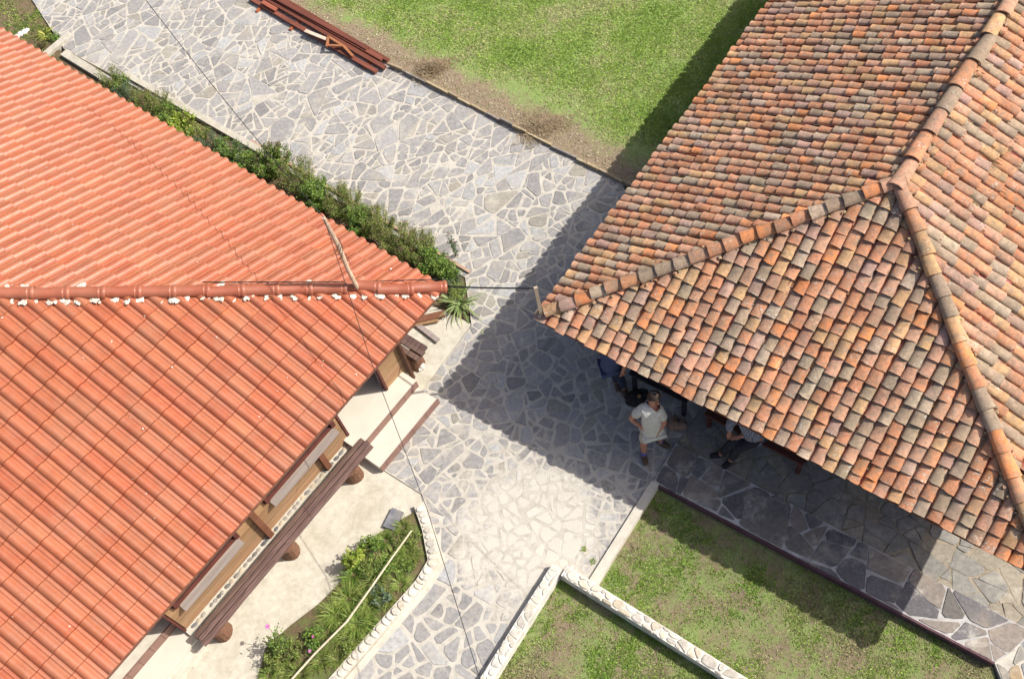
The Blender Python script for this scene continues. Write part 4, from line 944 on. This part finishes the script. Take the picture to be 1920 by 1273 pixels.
# lower bed
gl = 'grassy clumps in the lower flower bed'
LB = [(752, 985, .10, 120, .20, 'olive grass clump at the pointed end of the lower bed', OLIVE), (760, 1030, .14, 220, .26, 'grass clump in the widest bend of the lower bed', OLIVE), (738, 1045, .16, 220, .26, 'yellowish grass clump against the cobble edging bend', GB),
 (700, 1085, .14, 200, .28, 'dense grass clump under the middle of the bamboo cane', OLIVE), (660, 1075, .14, 200, .28, 'grass clump below the yellow-green shrub', DEEP), (650, 1120, .16, 240, .34, 'long-bladed clump left of the cane', GB), (628, 1150, .15, 240, .34, 'long-bladed clump on the inner side of the bed', GB),
 (690, 1130, .14, 220, .30, 'clump right of the cane near cream edging stones', OLIVE), (668, 1165, .15, 220, .34, 'yellow-green clump right of the cane', GB), (640, 1190, .14, 180, .26, 'reddish-based clump between cane and edging', OLIVE), (600, 1235, .16, 220, .24, 'low clump near the bottom edge by the edging', OLIVE), (560, 1262, .16, 220, .22, 'clump at the bottom edge under the cane end', OLIVE), (720, 1010, .12, 160, .22, 'small clump just above the cane tip', DEEP)]
LB += [(772, 1040, .12, 160, .18, 'short grass clump pressed against the edging at the bend', OLIVE), (748, 1092, .12, 160, .2, 'yellowish clump just inside the edging below the bend', GB), (722, 1122, .12, 170, .2, 'short olive clump inside the straight edging, upper part', OLIVE),
 (690, 1165, .12, 170, .2, 'short green clump inside the straight edging, middle part', DEEP), (660, 1195, .12, 170, .22, 'yellowish clump inside the straight edging, lower part', GB), (628, 1232, .12, 170, .2, 'short olive clump inside the straight edging, lowest part', OLIVE),
 (715, 1060, .14, 200, .24, 'long grass clump in the shade of the broad bed bend', GB), (612, 1180, .13, 170, .24, 'olive clump on the yard side near the small rose', OLIVE), (535, 1255, .14, 180, .2, 'olive clump under the rose bush at the bottom edge', OLIVE), (500, 1262, .12, 150, .18, 'leftmost grass clump at the bottom edge', GB)]
for x, y, r, n, L, lab, pal in LB: blades('grass_clump', x, y, .10, r*1.2, int(n*1.0), L*.85, .004, pal, lab, 'grass clump', gl, lift=.85)
LBP = [(662, 1042, .30, .18, .42, 12, 420, .05, .022, LIME, 'yellow-green broad-leaved shrub overhanging the yard'), (690, 1022, .24, .16, .34, 12, 500, .035, .012, DEEP, 'dark small shrub beside the yellow-green one'),
 (724, 1060, .10, .16, .16, 14, 500, .035, .013, DEEP, 'low dark plant in the bend of the bed'), (712, 1115, .08, .16, .14, 14, 420, .05, .018, BLUE, 'low broad-leaved plant near the edging stones'), (586, 1190, .14, .14, .22, 10, 260, .04, .016, DEEP, 'small round-leaved plant with a pink bud left of the cane'),
 (545, 1215, .16, .18, .26, 14, 500, .03, .010, OLIVE, 'bushy olive plant near the rose'), (510, 1240, .14, .18, .26, 14, 520, .03, .010, OLIVE, 'bushy plant with a yellow tinge at the bottom edge'), (655, 1215, .08, .14, .16, 10, 360, .03, .010, OLIVE, 'low plant by the lower edging stones'),
 (700, 1060, .10, .20, .18, 16, 700, .03, .009, OLIVE, 'ground-hugging plant under the cane'), (770, 1005, .07, .14, .14, 12, 400, .028, .009, OLIVE, 'small plant against the edging at the bed tip'), (760, 1062, .08, .15, .14, 12, 420, .03, .010, DEEP, 'leafy plant inside the edging bend')]
for x, y, zc, r, h, ns, nl, L, W_, pal, lab in LBP: plant('shrub', x, y, zc, r, h, ns, nl, L, W_, pal, lab, 'plant', 'plants in the lower flower bed')
PINK = (.72, .28, .62)
plant('rose_bush', 520, 1200, .36, .16, .55, 9, 380, .038, .014, DEEP+[(.16, .20, .06)], 'rose bush with one lilac-pink bloom leaning over the yard', 'rose bush', flowers=[(502, 1174, .58, .038, PINK)], bushy=1.6)
plant('rose_bush', 585, 1205, .15, .12, .30, 7, 200, .035, .014, DEEP, 'small rose bush with two pink buds beside the cane', 'rose bush', flowers=[(587, 1193, .28, .022, (.70, .16, .40)), (581, 1220, .30, .026, PINK)], bushy=1.4)
m_ = MB(); cp = [G(772, 994, .22), G(735, 1045, .26), G(700, 1095, .27), G(650, 1165, .24), G(590, 1225, .20), G(545, 1275, .16)]
m_.tube(cp, [.012, .014, .015, .016, .016, .017], 7); o = m_.build('bamboo_cane', plain('bamboo', (.58, .50, .36), .6, .2, 10, .2), None, loc=G(650, 1165, .2)); tag(o, 'pale bamboo cane laid lengthways over the lower flower bed', 'cane')
# ------------------------------------------------------------------ poles and wires
def wire(name, pts, r, label, sag=.0):
    out = []
    for i in range(len(pts)-1):
        n = 10
        for k in range(n + (i == len(pts)-2)):
            t = k/n; q = pts[i].lerp(pts[i+1], t); q = q - Z*sag*4*t*(1-t); out.append(q)
    m_ = MB(); m_.tube(out, r, 5); o = m_.build(name, TUBEM, None, True, loc=out[len(out)//2]); tag(o, label, 'wire'); return o
hp = E + hd*1.27; hp = E + (ha+hb)*((G(675, 535, 2.2)-E).dot(ha)) + Z*TP1*((G(675, 535, 2.2)-E).dot(ha))
best = min(np.linspace(.5, 2.5, 200), key=lambda k: abs(pix(E+(ha+hb)*k+Z*TP1*k)[0]-672)); hp = E + (ha+hb)*best + Z*(TP1*best+.02)
hgt_ = min(np.linspace(.5, 4, 400), key=lambda h: (pix(hp+Z*h)[0]-613)**2+(pix(hp+Z*h)[1]-405)**2); top = hp + Z*hgt_
m_ = MB(); m_.tube([hp, hp+Z*hgt_*.3+ha*.01, hp+Z*hgt_*.62-ha*.015, top], [.034, .032, .036, .026], 8); 
pole = m_.build('wire_pole', TWIG, None, False, loc=hp); tag(pole, 'crooked pale stripped-branch pole standing on the orange roof hip', 'pole')
for kk in range(3):
    pts = [hp + Z*hgt_*(.35+.06*kk) + Vector((math.cos(a)*(.05+.02*math.sin(a*2+kk)), math.sin(a)*.05, a*.06)) for a in np.linspace(0, 9, 26)]
    m_ = MB(); m_.tube(pts, .005, 4); adopt(m_.build('wire_coil', TUBEM, pole, True), pole)
bpy.context.view_layer.update()
wire('overhead_wire', [G(262, -14, 4.2), top], .006, 'thin dark wire running down over the stone path to the branch pole', .25)
wire('overhead_wire', [top, G(700, 690, 2.6), G(800, 952, 2.0), G(905, 1290, 1.8)], .005, 'thin dark wire from the branch pole down across the steps and the garden path', .0)
corner_t = A2 + (hu+hv)*.06 + Z*.03
ht2 = min(np.linspace(.1, 1.2, 200), key=lambda h: (pix(corner_t+Z*h+hu*-.06*h)[0]-986)**2+(pix(corner_t+Z*h)[1]-543)**2); ct = corner_t + Z*ht2
m_ = MB(); m_.box((0, 0, 0), Vector((1, 0, 0)), Vector((0, 1, 0)), Z, .026, .018, ht2/2, (1, 1, 1)); o = link('stick', m_.mesh('stick', m_wood('old_stick', (.34, .27, .19), (.55, .46, .34), Z, .8)), None, (corner_t+ct)/2); tag(o, 'short weathered stick standing on the corner of the clay roof', 'stick')
eh = E - hd*.05 + Z*.06
wire('cable', [eh, ct-Z*.02], .013, 'thick black cable spanning from the orange ridge end to the clay roof corner', .02)
wire('cable', [eh - hd*-.1 - hside*.13, hp + hd*.1 - hside*.12 + Z*.02, hp + hd*2.2 - hside*.14+Z*.03], .008, 'dark cable lying along the upper side of the orange hip tiles', .0)

# ------------------------------------------------------------------ under the clay roof
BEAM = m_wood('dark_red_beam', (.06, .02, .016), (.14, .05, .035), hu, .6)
def hbox(name, s, t, z, hs, ht, hz, mat, parent=house2, tt=(1, 1, 1)):
    m_ = MB(); m_.box((0, 0, 0), hu, hv, Z, hs, ht, hz, tt); return link(name, m_.mesh(name, mat), parent, P2(s, t, z))
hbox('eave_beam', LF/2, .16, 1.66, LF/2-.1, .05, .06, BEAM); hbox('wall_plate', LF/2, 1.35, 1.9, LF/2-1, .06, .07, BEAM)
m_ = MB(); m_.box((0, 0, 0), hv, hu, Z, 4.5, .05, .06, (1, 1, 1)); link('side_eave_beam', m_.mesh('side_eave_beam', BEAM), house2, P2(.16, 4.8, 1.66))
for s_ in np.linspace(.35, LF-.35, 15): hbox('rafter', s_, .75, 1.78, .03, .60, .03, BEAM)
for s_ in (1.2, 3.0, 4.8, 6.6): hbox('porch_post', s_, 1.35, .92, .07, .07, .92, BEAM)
hbox('back_wall', LF/2+.1, 2.45, .93, LF/2-.9, .06, .93, plain('brown_adobe', (.16, .10, .07), .9, .25, 5, .5)); m_ = MB(); m_.box((0, 0, 0), hv, hu, Z, 3.4, .06, .93); link('side_wall', m_.mesh('side_wall', plain('mud_wall', (.22, .15, .10), .9, .25, 5, .5)), house2, P2(1.0, 5.9, .93))
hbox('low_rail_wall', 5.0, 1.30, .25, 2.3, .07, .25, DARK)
def bench2(name, s, t, hs, ht, z, label, mat):
    root = empty(name, P2(s, t, 0)); tag(root, label, 'bench'); m_ = MB(); m_.box((0, 0, 0), hu, hv, Z, hs, ht, .025, (1, 1, 1)); link('seat', m_.mesh('seat', mat), root, P2(s, t, z))
    for a in (-1, 1):
        for b in (-1, 1): m_ = MB(); m_.box((0, 0, 0), hu, hv, Z, .03, .03, z/2, (1, 1, 1)); link('leg', m_.mesh('leg', mat), root, P2(s+a*(hs-.06), t+b*(ht-.05), z/2+.01))
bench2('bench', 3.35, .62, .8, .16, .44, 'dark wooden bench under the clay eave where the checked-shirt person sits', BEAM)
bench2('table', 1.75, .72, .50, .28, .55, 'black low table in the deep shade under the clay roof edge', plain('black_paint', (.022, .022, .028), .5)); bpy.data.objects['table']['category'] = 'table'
# ------------------------------------------------------------------ people
def skin_mesh(name, joints, edges, radii, mat, parent, base, sub=2):
    me = bpy.data.meshes.new(name+'_rig'); me.from_pydata([Vector(j)-base for j in joints], edges, []); ob = bpy.data.objects.new(name, me); COL.objects.link(ob)
    sk = ob.modifiers.new('skin', 'SKIN'); sk.use_smooth_shade = True
    for i, r in enumerate(radii):
        v = me.skin_vertices[0].data[i]; v.radius = (r, r) if not hasattr(r, '__len__') else r; v.use_root = (i == 0)
    ss = ob.modifiers.new('sub', 'SUBSURF'); ss.levels = sub; ss.render_levels = sub
    dg = bpy.context.evaluated_depsgraph_get(); m2_ = bpy.data.meshes.new_from_object(ob.evaluated_get(dg)); bpy.data.objects.remove(ob); bpy.data.meshes.remove(me)
    m2_.name = name; m2_.materials.clear(); m2_.polygons.foreach_set('use_smooth', [True]*len(m2_.polygons))
    return link(name, m2_, parent, base, mat)
def person(J, label, shirt, trousers, shoe, hairm, shorts=False, bald=False, short_sleeve=True, facing=Vector((.3, -1, 0)), sock=None):
    base = Vector(((J['fl'].x+J['fr'].x)/2, (J['fl'].y+J['fr'].y)/2, 0)); root = empty('person', base); tag(root, label, 'person')
    fac = facing.normalized(); pel, chest, neck, head = J['pel'], J['chest'], J['neck'], J['head']
    js, es, rs = [pel, chest, neck, head - Z*.02 + fac*.0, head + Z*.07], [(0, 1), (1, 2), (2, 3), (3, 4)], [(.14, .12), (.15, .12), .055, (.078, .085), (.06, .07)]
    def chain(start, pts, rr):
        i = start
        for p, r in zip(pts, rr): js.append(p); rs.append(r); es.append((i, len(js)-1)); i = len(js)-1
        return i
    for sd in 'lr':
        sh, el, ha_ = J['sh'+sd], J['el'+sd], J['ha'+sd]; hdir = (ha_-el).normalized(); e = chain(1, [sh, el, ha_, ha_+hdir*.06], [.055, .042, .030, .036])
        sdv = hdir.cross(Z).normalized() if abs(hdir.z) < .95 else Vector((1, 0, 0)); 
        for k, (o_, ln) in enumerate(((-.030, .055), (-.011, .07), (.010, .065), (.030, .05))): chain(e, [ha_+hdir*.10+sdv*o_, ha_+hdir*(.10+ln*.6)+sdv*o_*1.05-Z*.012], [.010, .008])
        chain(e, [ha_+hdir*.06+sdv*.055*(1 if sd == 'l' else -1)], [.010])
        chain(0, [J['hip'+sd], J['kn'+sd], J['an'+sd], J['f'+sd]], [.095, .062, .042, .04])
    body = skin_mesh('body', js, es, rs, SKIN, root, base)
    # face: nose, ears, eyes
    m_ = MB(); sdv = fac.cross(Z).normalized()
    m_.add([head + fac*.085 + Z*.03, head + fac*.115 - Z*.012, head + fac*.085 - Z*.02 + sdv*.018, head + fac*.085 - Z*.02 - sdv*.018], [(0, 1, 2), (0, 3, 1), (1, 3, 2)])
    for q in (-1, 1): blob(m_, head + sdv*q*.082 - Z*.01, .022, squash=1.2)
    m_.build('nose_and_ears', SKIN, root)
    m_ = MB()
    for q in (-1, 1): blob(m_, head + fac*.078 + sdv*q*.03 + Z*.015, .010)
    m_.add([head + fac*.088 + sdv*.025 - Z*.05, head + fac*.088 - sdv*.025 - Z*.05, head + fac*.082 - sdv*.02 - Z*.056, head + fac*.082 + sdv*.02 - Z*.056], [(0, 1, 2, 3)]); m_.build('eyes_and_mouth', HAIR, root)
    # hair cap: shell round the back and sides
    m_ = MB(); n = 16; rings = 7; vs = []
    for j in range(rings):
        ph = (.30 if bald else .02) + j*(1.75-(.30 if bald else 0))/(rings-1)
        for i in range(n):
            a = 2*math.pi*i/n; dr = fac*math.cos(a) + sdv*math.sin(a); low = 1.0 - (.35 if math.cos(a) > .35 else 0)*(j/(rings-1)); pp = ph*low if not bald else ph*(low if j else 1)
            vs.append(head + Z*.02 - fac*.012 + dr*math.sin(pp)*.103 + Z*math.cos(pp)*.112 + Vector((random.uniform(-1, 1), random.uniform(-1, 1), random.uniform(-1, 1)))*.003)
    m_.add(vs, [(j*n+i, j*n+(i+1) % n, (j+1)*n+(i+1) % n, (j+1)*n+i) for j in range(rings-1) for i in range(n)]); o = m_.build('hair', hairm, root, True)
    # shirt
    js, es, rs = [pel+Z*.0, chest, neck-Z*.045, pel-Z*.07], [(0, 1), (1, 2), (0, 3)], [(.175, .155), (.20, .175), (.10, .095), (.172, .15)]
    for sd in 'lr':
        sh, el, ha_ = J['sh'+sd], J['el'+sd], J['ha'+sd]; a = .85 if short_sleeve else 1.0
        i0 = 1; pts = [sh, sh.lerp(el, .75 if short_sleeve else 1.0)] + ([] if short_sleeve else [el.lerp(ha_, .85)]); rr = [.095, .070] + ([] if short_sleeve else [.048])
        i = 1
        for p, r in zip(pts, rr): js.append(p); rs.append(r); es.append((i, len(js)-1)); i = len(js)-1
    skin_mesh('shirt', js, es, rs, shirt, root, base)
    js, es, rs = [pel-Z*.02, pel-Z*.10], [(0, 1)], [(.155, .135), (.15, .13)]
    for sd in 'lr':
        hp_, kn, an = J['hip'+sd], J['kn'+sd], J['an'+sd]; pts = [hp_.lerp(kn, .25), hp_.lerp(kn, .88)] if shorts else [hp_.lerp(kn, .2), kn, kn.lerp(an, .92)]; rr = [.11, .092] if shorts else [.108, .080, .062]; i = 1
        for p, r in zip(pts, rr): js.append(p); rs.append(r); es.append((i, len(js)-1)); i = len(js)-1
    skin_mesh('shorts' if shorts else 'trousers', js, es, rs, trousers, root, base)
    for sd in 'lr':
        an, f = J['an'+sd], J['f'+sd]; fd = (f-an); fd.z = 0; fd.normalize() if fd.length > .01 else None
        skin_mesh('shoe', [Vector((an.x, an.y, .055))-fd*.05, Vector((an.x, an.y, .06))+fd*.07, Vector((an.x, an.y, .045))+fd*.17, Vector((an.x, an.y, .10))], [(0, 1), (1, 2), (0, 3)], [.048, .05, .042, .045], shoe, root, base)
        if sock: skin_mesh('sock', [Vector((an.x, an.y, .08)), Vector((an.x, an.y, .20))], [(0, 1)], [.05, .052], sock, root, base)
    return root
BLK = m_cloth('black_leather', (.03, .028, .028)); KHAKI = m_cloth('khaki_cotton', (.46, .42, .34)); SAGE = m_cloth('pale_sage_cotton', (.56, .55, .49)); NAVY = m_cloth('navy_denim', (.035, .045, .075)); DKTR = m_cloth('charcoal_twill', (.04, .04, .045))
BSH = m_cloth('blue_shirt', (.04, .06, .14), checks=(.08, .10, .18)); CHK = m_cloth('checked_shirt', (.42, .43, .48), checks=(.05, .055, .09)); SOCK = m_cloth('blue_sock', (.10, .12, .35)); BOOT = m_cloth('brown_boot', (.10, .07, .05))
f1 = Vector((.25, -1, 0)).normalized()
J = dict(fl=G(1250, 838, 0), anl=G(1238, 828, .09), knl=G(1236, 812, .50), hipl=G(1233, 803, .95), fr=G(1211, 872, 0), anr=G(1207, 852, .09), knr=G(1207, 828, .52), hipr=G(1213, 808, .95),
  pel=G(1223, 800, 1.02), chest=G(1221, 775, 1.38), neck=G(1224, 757, 1.60), head=G(1228, 747, 1.74), shl=G(1238, 770, 1.50), ell=G(1246, 793, 1.22), hal=G(1236, 806, 1.06), shr=G(1205, 766, 1.50), elr=G(1182, 785, 1.24), har=G(1201, 799, 1.12))
J = {k: G(*pix(v), v.z*.905) if k[0] != 'f' else v for k, v in J.items()}
m1 = person(J, 'balding man in pale shirt and khaki shorts standing by the clay eave, hand on belly', SAGE, KHAKI, BOOT, HAIR, shorts=True, bald=True, facing=f1, sock=SOCK)
J = dict(fl=G(1148, 735, 0), anl=G(1146, 724, .09), knl=G(1143, 708, .50), hipl=G(1142, 693, .92), fr=G(1162, 748, 0), anr=G(1160, 736, .09), knr=G(1152, 716, .50), hipr=G(1128, 692, .92),
  pel=G(1134, 688, 1.0), chest=G(1138, 672, 1.32), neck=G(1146, 660, 1.50), head=G(1154, 655, 1.60), shl=G(1158, 680, 1.42), ell=G(1162, 694, 1.15), hal=G(1158, 706, .95), shr=G(1122, 660, 1.42), elr=G(1112, 668, 1.15), har=G(1130, 672, 1.0))
J = {k: G(pix(v)[0]+10, pix(v)[1]-9, v.z) for k, v in J.items()}
m2p = person(J, 'person in blue shirt and dark jeans half hidden under the clay eave', BSH, NAVY, BOOT, HAIR, facing=Vector((.6, -.8, 0)), short_sleeve=True)
J = dict(fl=G(1328, 866, 0), anl=G(1334, 862, .09), knl=G(1368, 838, .50), hipl=G(1400, 820, .50), fr=G(1352, 880, 0), anr=G(1356, 872, .09), knr=G(1380, 846, .50), hipr=G(1414, 830, .50),
  pel=G(1410, 818, .56), chest=G(1404, 800, .90), neck=G(1396, 786, 1.12), head=G(1388, 780, 1.26), shl=G(1378, 785, 1.02), ell=G(1364, 802, .84), hal=G(1364, 816, .70), shr=G(1420, 800, 1.02), elr=G(1420, 818, .78), har=G(1384, 824, .68))
J['fl'], J['anl'], J['fr'], J['anr'] = G(1342, 862, 0), G(1348, 857, .09), G(1362, 876, 0), G(1366, 868, .09); J = {k: G(pix(v)[0]+4, pix(v)[1]-6, v.z) for k, v in J.items()}
m3 = person(J, 'person in checked shirt seated on the shaded bench with hands clasped', CHK, DKTR, BLK, HAIR, facing=Vector((-.6, -.7, 0)), short_sleeve=False)
# dark bag and tan bundle in the shade
m_ = MB(); blob(m_, Vector((0, 0, .06)), .17, squash=.75, jit=.15, seg=9); blob(m_, Vector((.12, .03, .05)), .12, squash=.7, seg=8); o = link('bag', m_.mesh('bag', BLK, True), None, G(1192, 750, 0)); tag(o, 'black lumpy bag on the paving left of the balding man', 'bag')
m_ = MB(); blob(m_, Vector((0, 0, .03)), .035, squash=.6); o = link('cap', m_.mesh('cap', m_cloth('tan_cloth', (.30, .19, .10)), True), None, G(1199, 744, .16)); tag(o, 'small tan cloth lying on the black lumpy bag', 'cloth')
m_ = MB(); blob(m_, Vector((0, 0, .06)), .11, squash=.8, jit=.2, seg=9); blob(m_, Vector((.11, -.03, .05)), .09, squash=.8, jit=.2); blob(m_, Vector((.04, .10, .05)), .07, squash=.8, jit=.2); o = link('bundle', m_.mesh('bundle', m_cloth('tan_canvas', (.30, .20, .14)), True), None, G(1264, 800, 0)); tag(o, 'tan lumpy bundle on the shaded floor right of the balding man', 'bundle')

# ------------------------------------------------------------------ litter on the ground
def litter(name, pts, lo, hi, cols, label, z=.014):
    n = len(pts); a = RNG.uniform(0, 2*np.pi, n); l = RNG.uniform(lo, hi, n); P = np.c_[pts, np.full(n, z)+RNG.uniform(0, .006, n)]
    D = np.c_[np.cos(a), np.sin(a), RNG.normal(0, .15, n)]*l[:, None]; Sd = np.c_[-np.sin(a), np.cos(a), RNG.normal(0, .15, n)]*(l*RNG.uniform(.15, .5, n))[:, None]
    V = np.stack([P-D, P-Sd, P+D, P+Sd], 1).reshape(-1, 3); cl = np.array(cols)[RNG.integers(0, len(cols), n)]*RNG.uniform(.7, 1.3, (n, 1))
    o = link(name, np_mesh(name, V, 4, cl, HAY)); tag(o, label, 'litter', kind='stuff')
def line_pts(a, b, n, spread):
    t = RNG.random(n); d = np.array([b.x-a.x, b.y-a.y]); nn = np.array([-d[1], d[0]])/np.linalg.norm(d); return np.array([a.x, a.y]) + t[:, None]*d + (np.abs(RNG.normal(0, spread, n))*-1)[:, None]*nn
LIT = [(.20, .14, .09), (.30, .23, .14), (.12, .09, .06), (.34, .29, .17)]
STR = [(.42, .34, .22), (.34, .26, .16), (.50, .43, .30), (.26, .19, .12)]
litter('straw_litter', line_pts(pr1+up_*.12, pr0+up_*.12, 5200, .30), .006, .030, STR, 'dry straw and cut grass strewn on the bare soil strip', .034)
litter('leaf_litter', line_pts(pr0, pr1, 900, .22), .004, .013, LIT, 'bits of straw and soil strewn along the lawn edging')
litter('leaf_litter', line_pts(G(870, 500), G(480, 262), 700, .22), .004, .012, LIT, 'fallen leaf bits on the paving beside the bushes')
litter('leaf_litter', np.c_[RNG.uniform(-4.5, 2.5, 900), RNG.uniform(5.5, 15, 900)], .003, .010, LIT, 'scattered crumbs of soil on the paving', .012)
litter('leaf_litter', np.array([[(P1(a, b)).x, (P1(a, b)).y] for a, b in zip(RNG.uniform(1, 8, 500), RNG.uniform(-2.2, .25, 500))]), .003, .011, LIT, 'leaf crumbs scattered over the pale yard', -.016)
# weeds in a few joints of the paving
for x, y, lab in ((1095, 1028, 'small weed tuft growing in a joint of the bright apron'), (1112, 1052, 'tiny weed tuft near the kerb on the bright apron'), (905, 620, 'little weed tuft in the paving near the house corner')):
    blades('weed_tuft', x, y, .02, .04, 60, .05, .003, GB, lab, 'weed', lift=.6)
